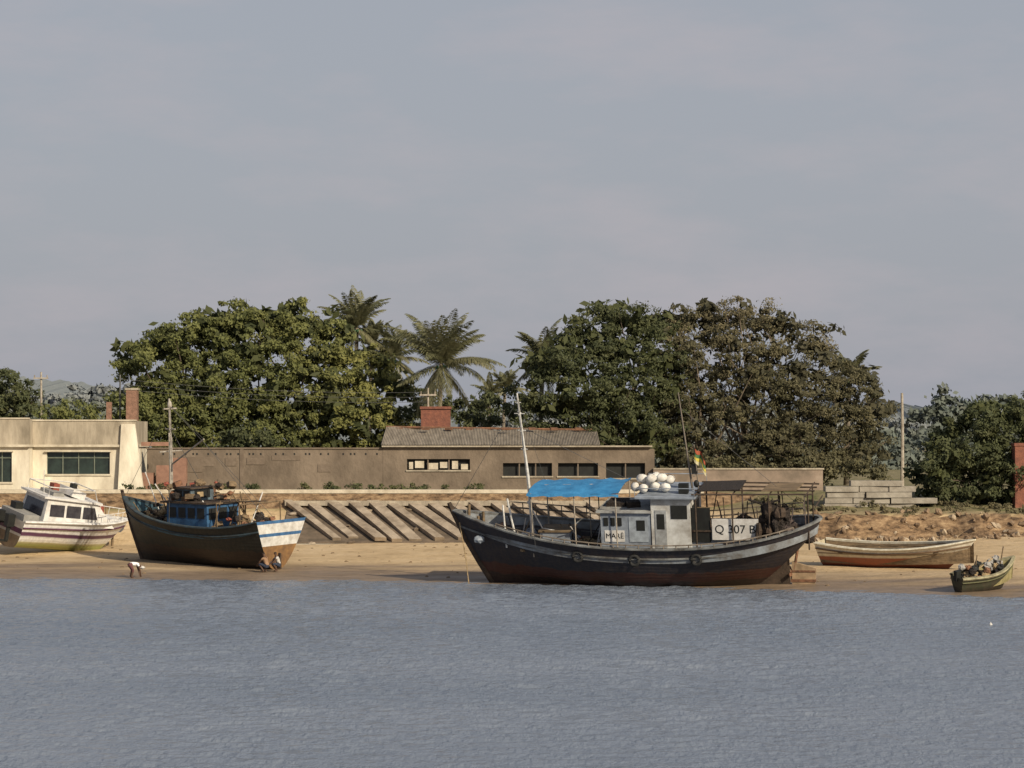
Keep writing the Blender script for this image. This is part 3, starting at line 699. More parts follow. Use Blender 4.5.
x=xa-.2
while x<xb:
    l_=random.uniform(1.5,4); rv.b2((x,177.2+random.uniform(-.15,.15),.5),(x+l_-.06,177.65,slope(177.4)+random.uniform(-.05,.12)),2); x+=l_
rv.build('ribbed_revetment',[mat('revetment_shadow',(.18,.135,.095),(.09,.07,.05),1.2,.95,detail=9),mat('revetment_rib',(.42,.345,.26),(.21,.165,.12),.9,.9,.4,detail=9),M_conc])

# ================================================================ WAREHOUSE
wh=empty('warehouse')
D=190.0
def X_(b,d=D): return AX(b,d)
def Z_(e_,d=D): return AZ(e_,d)
def wallwin(x0,x1,z0,z1,y,th,wins,mi,mb):
    """wall with real openings"""
    wins=sorted(wins); cx=x0
    for (a,b,c,d_) in wins:
        mb.b2((cx,y,z0),(a,y+th,z1),mi); mb.b2((a,y,z0),(b,y+th,c),mi); mb.b2((a,y,d_),(b,y+th,z1),mi); cx=b
    mb.b2((cx,y,z0),(x1,y+th,z1),mi)
m=MB(); top=Z_(449)
WINS=[(407,470,470,459),(503,552,476,463),(558,598,476,463),(606,645,478,463)]
wallwin(X_(147),X_(383),4.2,top,D,.35,[],0,m)
wallwin(X_(383),X_(650),4.2,Z_(447),D-.02,.37,[(X_(a),X_(b),Z_(c),Z_(d_)) for a,b,c,d_ in WINS],0,m)
m.b2((X_(650),D,4.2),(X_(650)+.3,D+8,7.0),0)
m.build('walls',[M_wall],wh)
m=MB()
m.b2((X_(146),D-.08,top),(X_(383)-.02,D+.42,top+.10),1)
m.b2((X_(382),D-.35,Z_(447)),(X_(652),D+.4,Z_(447)+.1),0)
for i in range(60):
    b=155+i*3.75
    if i%3!=0 and random.random()<.6: m.b2((X_(b),D-.012,Z_(455)),(X_(b)+.11,D-.001,Z_(453)),2)
m.b2((X_(240),D-.05,4.2),(X_(240)+.25,D-.001,top-.01),1)
for i in range(9):
    a=random.uniform(150,370); e0=random.uniform(460,484); m.b2((X_(a),D-.02-.004*i,Z_(e0)-.02),(X_(a+random.uniform(8,30)),D-.001,Z_(e0-random.uniform(3,9))),1)
for (a,b_,zb_,zt_) in WINS:
    zb=Z_(zb_); zt=Z_(zt_)
    m.b2((X_(a)-.08,D-.1,zb-.1),(X_(b_)+.08,D-.021,zb),0)
    m.b2((X_(a),D+.36,zb),(X_(b_),D+.4,zt),2)
    n=max(2,int((b_-a)/16))
    for i in range(1,n): m.b2((X_(a+(b_-a)*i/n)-.04,D+.05,zb),(X_(a+(b_-a)*i/n)+.04,D+.15,zt),1)
for a,b_,c,d_ in ((409,413,469,462),(415,424,468,461),(428,438,469.5,463),(440,449,468,462),(452,458,469,461),(461,468,469.5,464)):
    m.b2((X_(a),D+.16,Z_(c)),(X_(b_),D+.2,Z_(d_)),3)
m.build('trim_and_windows',[M_conc,M_brown,M_dark,M_concL],wh)
m=MB(); n=140
x0,x1=X_(381),X_(600); ya,yb=D-.35,D+7.5; za=Z_(447)+.12
vs=[];fs=[]
for i in range(n*2+1):
    x=x0+(x1-x0)*i/(n*2); dz=.05*(i%2)
    zt=Z_(428,197)-.2*(x-x0)/(x1-x0)+.05*math.sin(x*1.3)
    vs+=[(x,ya,za+dz),(x,(ya+yb)/2,(za+zt)/2+dz-.06*math.sin(x)),(x,yb,zt+dz+.05*math.sin(x*2.1))]
for i in range(n*2):
    a=3*i; fs+=[(a,a+3,a+4,a+1),(a+1,a+4,a+5,a+2)]
m.add(vs,fs,0)
for x in np.arange(x0,x1,1.9): m.box((x+random.random(),yb-.5-random.random()*2,za+1.15),(.5,.5,.1),1,(.18,0,random.uniform(-.3,.3)))
m.b2((x0,yb-.1,4.2),(x1,yb+.2,za+.9),2)
m.tube([(x0,yb,Z_(428,197)+.08),(x1,yb,Z_(430,197))],.09,1,6)
m.build('roof',[M_roof,M_rust,M_wall],wh)
t=MB(); dd=199
t.b2((AX(421,dd),dd,4.2),(AX(450,dd),dd+2,AZ(409,dd)),0); t.b2((AX(420,dd),dd-.1,AZ(409,dd)),(AX(451,dd),dd+2.1,AZ(406.5,dd)),0)
t.build('brick_water_tank',[M_brick])
t=MB(); t.b2((X_(653),D-.5,3.3),(AX(822,D),D-.15,5.6),0); t.b2((X_(653),D-.57,5.6),(AX(823,D),D-.1,5.7),1)
t.build('boundary_wall',[mat('pinkish_plaster',(.30,.23,.18),(.17,.135,.105),.7,.9,.3,c3=(.38,.31,.25),detail=9),M_conc])

# ================================================================ LEFT BUILDINGS
def building(name,b0,b1,d,ztop,wins,side=True):
    e=empty(name); x0=AX(b0,d); x1=AX(b1,d)
    zr=AZ(447,d)
    m=MB()
    wallwin(x0,x1,4.2,zr,d,.3,wins,0,m)
    m.b2((x0,d+.3,4.2),(x0+.25,d+6,zr),0); m.b2((x1-.25,d+.3,4.2),(x1,d+6,zr),0); m.b2((x0+.25,d+5.75,4.2),(x1-.25,d+6,zr),0)
    m.build('walls',[M_cream],e)
    m=MB(); m.b2((x0-.12,d-.3,zr),(x1+.12,d+6.2,zr+.16),1)
    m.b2((x0,d-.12,zr+.16),(x1,d+.1,ztop),0); m.b2((x0,d+.1,zr+.16),(x0+.2,d+6,ztop),0); m.b2((x1-.2,d+.1,zr+.16),(x1,d+6,ztop),0)
    m.b2((x0-.05,d-.18,ztop),(x1+.05,d+.16,ztop+.09),1)
    m.build('roof_and_parapet',[M_par,M_concL],e)
    m=MB()
    for a,b,c,z in wins:
        m.b2((a,d+.2,c),(b,d+.24,z),0)
        n=max(2,int((b-a)/.95))
        for i in range(n+1): m.b2((a+(b-a)*i/n-.03,d+.12,c),(a+(b-a)*i/n+.03,d+.19,z),1)
        m.b2((a,d+.115,z-.42),(b,d+.195,z-.36),1)
        m.b2((a-.1,d-.08,c-.12),(b+.1,d+.1,c-.003),2)
        m.b2((a-.1,d-.25,z+.003),(b+.1,d-.002,z+.09),2)
    m.build('windows',[M_glass,mat('window_frame',(.17,.19,.15),None,3,.7),M_concL],e)
    return e,x0,x1
d=187.5
e,x0,x1=building('cream_building',33,136,d,AZ(421,d),[(AX(47,d),AX(110,d),AZ(474,d),AZ(452,d))])
m=MB()
xx=AX(119,d)
m.add([(xx,d-.5,4.2),(xx+1.7,d-.5,4.2),(xx+1.1,d-.35,AZ(424,d)),(xx+.2,d-.35,AZ(424,d)),(xx,d-.02,4.2),(xx+1.7,d-.02,4.2),(xx+1.1,d-.02,AZ(424,d)),(xx+.2,d-.02,AZ(424,d))],[(0,1,2,3),(1,5,6,2),(3,2,6,7),(4,0,3,7)],0)
m.build('buttress',[M_cream],e)
d=186
e,_,_=building('cream_building',-120,29,d,AZ(419,d),[(AX(-60,d),AX(-20,d),AZ(476,d),AZ(452,d)),(AX(-8,d),AX(12,d),AZ(482,d),AZ(452,d))])
c=MB(); dd=196
c.b2((AX(126,dd),dd,4.2),(AX(137,dd),dd+.8,AZ(390,dd)),0); c.b2((AX(125,dd),dd-.05,AZ(390,dd)),(AX(138,dd),dd+.85,AZ(388,dd)),1); c.b2((AX(106,dd),dd+.1,4.2),(AX(111,dd),dd+.5,AZ(402,dd)),0)
c.build('brick_chimney',[mat('chimney_brick',(.30,.17,.12),(.17,.10,.07),3,.9,.4),M_conc])
t=MB()
for i in range(3):
    t.b2((AX(140,188)+i*1.1,188,4.2),(AX(140,188)+i*1.1+.9,188.8,5.4+.5*i),0)
t.b2((AX(143,188.5),187.6,AZ(446,188)),(AX(172,188.5),187.75,AZ(442,188)),0)
t.build('orange_shed',[mat('orange_brown',(.30,.17,.12),(.2,.11,.08),2,.8)])

# ================================================================ POLES / WIRES
def pole(name,b,d,etop,r=.12,arm=True):
    x=AX(b,d); z0=gz(x,d)-.2; z1=AZ(etop,d); m=MB()
    m.tube([(x,d,z0),(x+.03,d,(z0+z1)/2),(x,d,z1)],[r,r*.85,r*.65],0,8)
    if arm: 
        m.box((x,d-.15,z1-.5),(1.2,.1,.12),0)
        for k in (-.5,0,.5): m.tube([(x+k,d-.15,z1-.45),(x+k,d-.15,z1-.25)],.05,1,6)
    m.build(name,[M_pole,M_conc]); return (x,d,z1)
p1=pole('utility_pole',41,225,372,arm=True)
p2=pole('utility_pole',902,203,393,.14,arm=False)
p3=pole('utility_pole',428,201,388,.1)
m=MB()
for k in (0,-.35,-.7):
    a=Vector((AX(120,197),197,AZ(379,197)+k)); b=Vector((p3[0],p3[1]-.2,p3[2]-.3+k)); pts=[]
    for i in range(13):
        t_=i/12; p=a.lerp(b,t_); p.z-=.7*4*t_*(1-t_)*.5; pts.append(p)
    m.tube(pts,.012,0,4)
m.tube([(AX(120,197),197,4.2),(AX(120,197),197,AZ(379,197)+.3)],.06,0)
m.build('power_lines',[mat('grey_wire',(.12,.12,.115),None,3,.6)])
m=MB(); dd=178.5; x=AX(1015,dd)
m.b2((x,dd,2.5),(x+1.6,dd+1.2,AZ(446,dd)),0); m.b2((x-.05,dd-.05,AZ(446,dd)),(x+1.65,dd+1.25,AZ(443,dd)),0)
m.build('brick_pillar',[M_brick])
m=MB(); dd=179.5
for r_,(a,b) in enumerate([(823,912),(824,914),(826,911),(824,908),(850,862)]):
    xx=AX(a,dd)
    while xx<AX(b,dd)-.6:
        wd=random.uniform(1.6,3.4); m.box((xx+wd/2,dd+random.uniform(0,.3),3.35+r_*.37),(wd-.05,1.4,.34),0,(0,random.uniform(-.01,.01),random.uniform(-.05,.05))); xx+=wd
m.build('stacked_concrete_slabs',[mat('slab_grey',(.36,.33,.28),(.22,.195,.16),1.2,.9,.4,detail=9)])

m=MB()
for i in range(520):
    x=random.uniform(15,48); y=173+random.gauss(-.1,.9)+.5*nz(x*.8,0); s_=random.choice([.06,.08,.1,.13,.18,.24])*random.uniform(.7,1.2)
    m.ell((x,y,gz(x,y)+s_*.2),(s_*random.uniform(1,1.8),s_,s_*.7),random.choice([0,0,0,1]),6,4,.3,(random.random(),random.random(),random.random()*3))
m.build('bank_rubble',[mat('rubble',(.28,.2,.13),(.13,.09,.06),3,.95),mat('rubble_pale',(.46,.38,.28),(.27,.21,.15),3,.95)])
m=MB()
for i in range(160):
    x=random.uniform(-32,28); y=float(ds(x))+random.uniform(3,28)
    if y>176: continue
    s_=random.choice([.02,.035,.05]); m.ell((x,y,gz(x,y)+s_*.3),(s_*2.2,s_*1.4,s_),0,6,4,.3)
m.build('beach_stones',[M_wood])

# ================================================================ VEGETATION
def crown(name,lobes,leaf,clump_r,dens,lpc,matl,seed,flat=.6,parent=None,altf=0.1,shell=.5,aspect=.5,vb=.45):
    rng=np.random.default_rng(seed); C=[];V=[];A=[]
    for lb in lobes:
        c=np.array(lb[:3]); r=np.array(lb[3:6]); al=lb[6] if len(lb)>6 and lb[6] is not None else altf; dd_=lb[7] if len(lb)>7 else 1
        n=max(4,int(dens*dd_*(r[0]*r[2]+r[1]*r[2]+r[0]*r[1])/3/(clump_r**2)))
        dirs=rng.normal(size=(n,3)); dirs/=np.linalg.norm(dirs,axis=1)[:,None]
        rad=shell+(1.05-shell)*rng.random(n)**.6
        cc=c+dirs*rad[:,None]*r; cc+=rng.normal(size=cc.shape)*clump_r*.35
        lv=rng.normal(0,.10)
        C.append(cc); V.append(np.clip(rng.normal(vb+lv,.2,n),0,1)); A.append(np.clip(al+rng.normal(0,.1,n),0,1))
    C=np.concatenate(C);V=np.concatenate(V);A=np.concatenate(A); nc=len(C)
    cr=clump_r*rng.uniform(.55,1.45,nc)
    k=rng.integers(int(lpc*.6),int(lpc*1.4),nc); ii=np.repeat(np.arange(nc),k); n=len(ii)
    off=rng.normal(size=(n,3)); off/=np.linalg.norm(off,axis=1)[:,None]; off*=(rng.random(n)**.5*1.0+ (rng.random(n)<.14)*rng.random(n)*.6)[:,None]
    off[:,2]*=flat
    p=C[ii]+off*cr[ii][:,None]
    nrm=off*1.0+rng.normal(size=(n,3))*.5+np.array([.12,-.25,.35]); nrm/=np.linalg.norm(nrm,axis=1)[:,None]
    t=rng.normal(size=(n,3)); t-=nrm*(t*nrm).sum(1)[:,None]; t/=np.linalg.norm(t,axis=1)[:,None]
    b=np.cross(nrm,t); s=leaf*rng.uniform(.6,1.4,n)[:,None]
    q=np.stack([p-t*s,p+b*s*aspect,p+t*s,p-b*s*aspect],1).reshape(-1,3)
    f=np.arange(4*n).reshape(n,4)
    v=np.clip(V[ii]+rng.normal(0,.18,n),0,1); a=np.clip(A[ii]+rng.normal(0,.08,n),0,1)
    col=np.repeat(np.stack([v,a,v,np.ones(n)],1),4,axis=0)
    npmesh(name,q,f,[matl],False,col,parent)
    return C
def L_(b,e_,rb,re,d,dd=0,dep=None,*ex):
    k=d/F; return (AX(b,d+dd),d+dd,AZ(e_,d+dd),rb*k,(dep if dep else rb*k*.8),re*k)+tuple(ex)
def fill_lobes(outline,bot,d,r0,seed,depth=4,alt=lambda b,e:0.1,sq=.8,skip=.0):
    """cover a surveyed crown profile with overlapping foliage lobes of varied size; dome-shaped in depth"""
    rnd=random.Random(seed); bs=[o[0] for o in outline]; es=[o[1] for o in outline]; out=[]
    tp=lambda b: float(np.interp(b,bs,es)); b0,b1=bs[0],bs[-1]; mid=(b0+b1)/2
    b=b0+r0*.75
    while b<b1-r0*.6:
        r=rnd.uniform(r0*.6,r0*1.1); e_=tp(b)+r*sq*rnd.uniform(.7,1.45)
        out.append(L_(b,e_,r*1.1,r*sq,d,rnd.uniform(-1.5,1.5),None,alt(b,e_))); b+=r*rnd.uniform(.8,1.2)
    row=0; top=min(es)
    e_=top+r0*1.6
    while e_<bot-r0*.3:
        b=b0+r0*.8+(row%2)*r0*.6
        while b<b1-r0*.7:
            bb=b+rnd.uniform(-.3,.3)*r0; ee=e_+rnd.uniform(-.3,.3)*r0; r=r0*rnd.uniform(.75,1.25)
            if ee-r*sq*.8>max(tp(bb-r*.6),tp(bb),tp(bb+r*.6)) and rnd.random()>skip:
                u=(ee-top)/(bot-top); v=1-((bb-mid)/(b1-b0)*2)**2
                dd=-depth*(max(v,0)**.5)*min(1,u*1.6)+rnd.uniform(-1.3,1.3)
                out.append(L_(bb,ee,r*1.1,r*sq,d,dd,None,alt(bb,ee)))
            b+=r0*1.25
        e_+=r0*.95; row+=1
    return out
def limbs(m,base,targets,r0,split=.35):
    base=Vector(base)
    for t in targets:
        t=Vector(t); k=Vector(base).lerp(t,split); k.x=base.x+(t.x-base.x)*.22; k.y=base.y+(t.y-base.y)*.22
        mid=k.lerp(t,.5)+Vector((random.uniform(-.3,.3),random.uniform(-.3,.3),random.uniform(.1,.5)))
        m.tube([base,k,mid,t],[r0,r0*.5,r0*.25,r0*.07],0,6,False)
def pick(C,n,seed=1):
    rng=random.Random(seed); return [C[rng.randrange(len(C))] for _ in range(n)]
G1=leafmat('broadleaf_green',(.085,.098,.036),(.165,.18,.065),(.27,.26,.085))
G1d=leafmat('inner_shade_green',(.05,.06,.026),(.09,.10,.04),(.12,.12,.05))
G2=leafmat('acacia_green',(.085,.082,.045),(.155,.143,.078),(.2,.17,.1))
G2d=leafmat('acacia_inner_shade',(.05,.05,.03),(.09,.082,.048),(.11,.1,.06))  # acacia leaf colours darkened, shade inside the crown painted in
G3=leafmat('dark_green',(.048,.06,.03),(.105,.118,.054),(.15,.145,.065))
GP=leafmat('palm_green',(.08,.09,.045),(.17,.175,.09),(.28,.26,.15))
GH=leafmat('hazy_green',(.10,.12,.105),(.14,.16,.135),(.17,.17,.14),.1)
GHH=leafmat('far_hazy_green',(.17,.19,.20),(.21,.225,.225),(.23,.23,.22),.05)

e=empty('broadleaf_tree'); D1=208
OL=[(115,378),(121,350),(135,340),(150,334),(168,322),(195,313),(215,304),(240,305),(275,299),(305,304),(330,313),(350,335),(370,350),(392,368),(410,398),(420,425)]
lob=fill_lobes(OL,452,D1,19,41,4.5,lambda b,e_: .08+.6*max(0,min(1,(b-280)/90))*(1 if e_>335 else .5)+.15*(e_<330))  # sunlit right side and top painted in as a yellower leaf tint
C=crown('leaves',lob,.135,.60,1.9,85,G1,11,parent=e,shell=.6)
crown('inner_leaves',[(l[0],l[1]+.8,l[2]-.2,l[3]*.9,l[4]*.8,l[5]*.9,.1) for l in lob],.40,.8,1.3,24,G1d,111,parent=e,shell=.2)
m=MB()
for b in (190,265,330):
    base=(AX(b,D1),D1+random.uniform(-1,1),4.0); limbs(m,base,[c for c in pick(C,14,b) if abs(c[0]-base[0])<6],.34)
m.build('trunk_and_limbs',[M_bark],e)

e=empty('acacia_tree'); D2=204
OR=[(645,345),(655,322),(668,311),(685,308),(705,303),(735,297),(765,303),(790,312),(812,328),(832,350),(855,362),(872,382),(884,400),(893,430),(899,460)]
lob=fill_lobes(OR,480,D2,18,42,5,lambda b,e_: .15+.35*(e_<350)+.1*math.sin(b*.07),.6,.06)
C=crown('leaves',lob,.10,.58,2.0,95,G2,12,flat=.5,parent=e,shell=.5,aspect=.4)
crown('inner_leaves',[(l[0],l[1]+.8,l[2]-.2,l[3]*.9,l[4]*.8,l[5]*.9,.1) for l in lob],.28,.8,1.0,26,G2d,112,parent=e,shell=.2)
m=MB()
for b in (700,745,800):
    base=(AX(b,D2),D2-2+random.uniform(-1,1),4.0); limbs(m,base,[c for c in pick(C,34,b) if abs(c[0]-base[0])<7],.22)
m.build('trunk_and_limbs',[mat('pale_bark',(.22,.175,.13),(.12,.095,.07),3,.9)],e)
e=empty('acacia_tree'); D3=202
O3=[(520,385),(528,362),(540,345),(556,338),(570,325),(585,308),(605,299),(625,304),(645,306),(665,312),(682,330),(692,360)]
lob=fill_lobes(O3,452,D3,17,43,4,lambda b,e_: .05+.1*(e_<330),.65)
C=crown('leaves',lob,.12,.58,2.0,80,G3,13,flat=.5,parent=e,aspect=.4,shell=.5)
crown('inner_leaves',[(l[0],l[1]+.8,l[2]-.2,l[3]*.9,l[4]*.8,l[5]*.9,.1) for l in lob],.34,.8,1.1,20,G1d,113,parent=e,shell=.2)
m=MB()
for b in (605,640):
    base=(AX(b,D3),D3-1,4.0); limbs(m,base,[c for c in pick(C,14,b) if abs(c[0]-base[0])<6],.26)
m.build('trunk_and_limbs',[M_bark],e)

def palm(b,ebase,ecrown,d,fl,n,seed,lean=0.3,name='coconut_palm'):
    rnd=random.Random(seed); e=empty(name); x=AX(b,d); zc=AZ(ecrown,d)
    m=MB(); m.tube([(x-lean,d,4.0),(x-lean*.6,d,(4+zc)/2),(x,d,zc)],[.22,.17,.14],0,8); 
    for i in range(6): m.ell((x+rnd.uniform(-.3,.3),d+rnd.uniform(-.3,.3),zc-.25),(.13,.13,.16),1,8,6)
    m.build('trunk',[M_barkp,M_green],e,True)
    V=[];A=[]
    for k in range(n):
        az=2*math.pi*k/n*1.0+rnd.uniform(-.3,.3)+ (k%3)*.6; el=R(rnd.choice([84,76,66,58,48,36,22,5,-20,-45])+rnd.uniform(-8,8)); Ln=fl*rnd.uniform(.85,1.2)
        dh=Vector((math.cos(az),math.sin(az),0)); p=Vector((x,d,zc)); ang=el; pts=[p.copy()]
        S=26; bend_=rnd.uniform(1.6,3.4)
        for i in range(S):
            ang-=R(bend_*.4+.10*i)*(1.0 if el>0 else .6); p=p+(dh*math.cos(ang)+Vector((0,0,math.sin(ang))))*(Ln/S); pts.append(p.copy())
        tv=rnd.uniform(0,1); al=.8 if el<.3 and rnd.random()<.6 else rnd.uniform(.1,.5)
        side=dh.cross(Vector((0,0,1)))
        for i in range(S):
            q=pts[i]; u=(pts[i+1]-pts[i]).normalized(); f_=i/S
            ww=.04*(1-f_)+.012; V.append([q-side*ww,q+side*ww,pts[i+1]+side*ww*.9,pts[i+1]-side*ww*.9]); A.append((tv,.5))
            if i<2: continue
            ll=fl*.25*math.sin(math.pi*min(1,(f_*.85+.15)))**.6*(1-.35*f_)
            for sd in (-1,1):
                for h_ in (0,.35,.7):
                    if rnd.random()<.12: continue
                    q2=q.lerp(pts[i+1],h_)
                    dr=(side*sd*.75+u*.7+Vector((0,0,-.35+rnd.uniform(-.3,.25)))).normalized()
                    tip=q2+dr*ll+Vector((0,0,-.16*ll)); wv=u*.048
                    V.append([q2-wv,q2+dr*ll*.5-wv*.9,tip,q2+dr*ll*.5+wv*.9]); A.append((tv*.6+rnd.random()*.4,al))
    q=np.array([[tuple(a) for a in f] for f in V]).reshape(-1,3); nq=len(V)
    col=np.repeat(np.array([(a,b_,a,1) for a,b_ in A]),4,axis=0)
    npmesh('fronds',q,np.arange(4*nq).reshape(nq,4),[GP],False,col,e)
palm(357,0,328,212,3.2,30,3)
palm(441,0,364,203,4.5,44,5,.2)
palm(392,0,358,213,3.1,26,9)
palm(372,0,345,214,2.4,20,29)
palm(543,0,360,210,3.2,26,12)
palm(850,0,378,209,2.6,20,15)
palm(505,0,388,262,2.4,18,18)
palm(490,0,394,255,2.0,16,19)

crown('shrub',[L_(250,438,26,12,193,0),L_(228,443,14,8,193,0)],.13,.4,3,60,G3,21)
crown('shrub',[L_(465,410,20,14,212),L_(490,406,20,16,225),L_(515,406,22,20,215),L_(480,418,26,10,206),L_(450,410,14,14,212),L_(425,400,14,14,214),L_(410,415,18,12,206)],.14,.5,3,60,G3,22,shell=.3)
crown('shrub',[L_(75,412,24,9,205),L_(104,415,14,9,205),L_(50,414,12,7,207)],.14,.5,3,60,G1,23)
crown('shrub',[L_(b,470+6*math.sin(b),18,12,197) for b in range(700,890,22)],.13,.5,2.4,60,G2,28,shell=.3)
e=empty('broadleaf_tree')
C=crown('leaves',[L_(10,390,26,22,235),L_(-20,385,36,28,235),L_(0,408,34,16,233),L_(-60,390,40,36,235),L_(25,405,16,14,233)],.17,.6,3,75,G3,24,parent=e,shell=.3)
m=MB(); limbs(m,(AX(0,235),235,4),pick(C,12),.3); m.build('trunk_and_limbs',[M_bark],e)
e=empty('broadleaf_tree')
OB=[(915,490),(922,468),(932,448),(948,425),(966,408),(985,400),(1010,399),(1040,395),(1090,400),(1110,440)]
lob=fill_lobes(OB,510,183,16,44,3,lambda b,e_:.05,.8)
C=crown('leaves',lob,.115,.5,2.2,75,G3,25,parent=e,altf=.05)
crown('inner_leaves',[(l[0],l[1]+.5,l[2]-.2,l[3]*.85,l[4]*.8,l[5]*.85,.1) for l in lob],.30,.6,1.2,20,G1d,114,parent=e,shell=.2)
m=MB(); limbs(m,(AX(985,184),184,3.5),pick(C,14),.25); m.build('trunk_and_limbs',[M_bark],e)
rng=np.random.default_rng(5)
gl=[]
for i in range(110):
    x=rng.uniform(16,46); y=rng.uniform(174.3,182); gl.append((x,y,gz(x,y)+.08,rng.uniform(.3,.9),.4,rng.uniform(.1,.25),rng.uniform(.2,.9)))
crown('grass_tufts',gl,.08,.22,2.0,40,G2,26)
gl=[(AX(b,186.3),186.3,4.4,rng.uniform(.4,1.1),.4,rng.uniform(.12,.3),rng.uniform(0,.6)) for b in rng.uniform(140,480,22)]
crown('weeds',gl,.09,.25,2,40,G3,27)

def ridge(name,d,prof,depth,matl,seed):
    rng=np.random.default_rng(seed); bs=np.arange(prof[0][0],prof[-1][0],3.0); es=np.interp(bs,[p[0] for p in prof],[p[1] for p in prof])
    es=es+1.6*np.sin(bs*.11+seed)+1.1*np.sin(bs*.31+2*seed)+rng.normal(0,.7,len(bs))
    x=(bs-512)/F*d; z=H+(HY-es)/F*d
    rows=[(d-depth,0*z+4.0),(d-depth*.5,4+(z-4)*.75),(d,z),(d+depth,0*z+4)]
    X=np.stack([x]*4); Y=np.stack([0*x+r[0] for r in rows]); Z=np.stack([r[1] for r in rows]); Z[1]+=rng.normal(0,.6,len(x))
    co,fc=gridmesh(X,Y,Z); npmesh(name,co,fc,[matl],False)
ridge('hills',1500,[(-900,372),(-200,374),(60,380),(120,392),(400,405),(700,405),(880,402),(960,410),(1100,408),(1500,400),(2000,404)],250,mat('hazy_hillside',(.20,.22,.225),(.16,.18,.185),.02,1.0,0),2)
def belt(name,d,bs,top,bot,leaf,matl,seed,step=9,amp=6):
    rnd=random.Random(seed); lo=[]; b=bs[0]
    while b<bs[1]:
        tt=top(b)+rnd.uniform(-amp,amp)*.6; hh=(bot-tt)
        lo.append(L_(b,tt+hh*.5,step*rnd.uniform(.9,1.7),hh*.5,d,rnd.uniform(-10,10),step*d/F)); b+=step*rnd.uniform(.5,1.0)
    crown(name,lo,leaf,leaf*1.8,2.2,26,matl,seed,shell=.3)
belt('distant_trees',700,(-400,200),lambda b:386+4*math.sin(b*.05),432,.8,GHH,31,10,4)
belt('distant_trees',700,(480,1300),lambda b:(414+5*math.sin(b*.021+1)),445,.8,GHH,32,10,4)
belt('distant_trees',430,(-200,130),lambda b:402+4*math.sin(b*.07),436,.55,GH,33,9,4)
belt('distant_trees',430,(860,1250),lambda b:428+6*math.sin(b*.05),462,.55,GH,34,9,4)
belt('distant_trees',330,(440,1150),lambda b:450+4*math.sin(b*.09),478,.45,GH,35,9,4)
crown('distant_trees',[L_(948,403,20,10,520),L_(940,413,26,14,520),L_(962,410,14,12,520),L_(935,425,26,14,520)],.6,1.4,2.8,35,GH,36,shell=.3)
crown('distant_trees',[L_(1003,402,14,7,380),L_(985,408,14,8,380)],.5,1.1,2.5,35,GH,37)

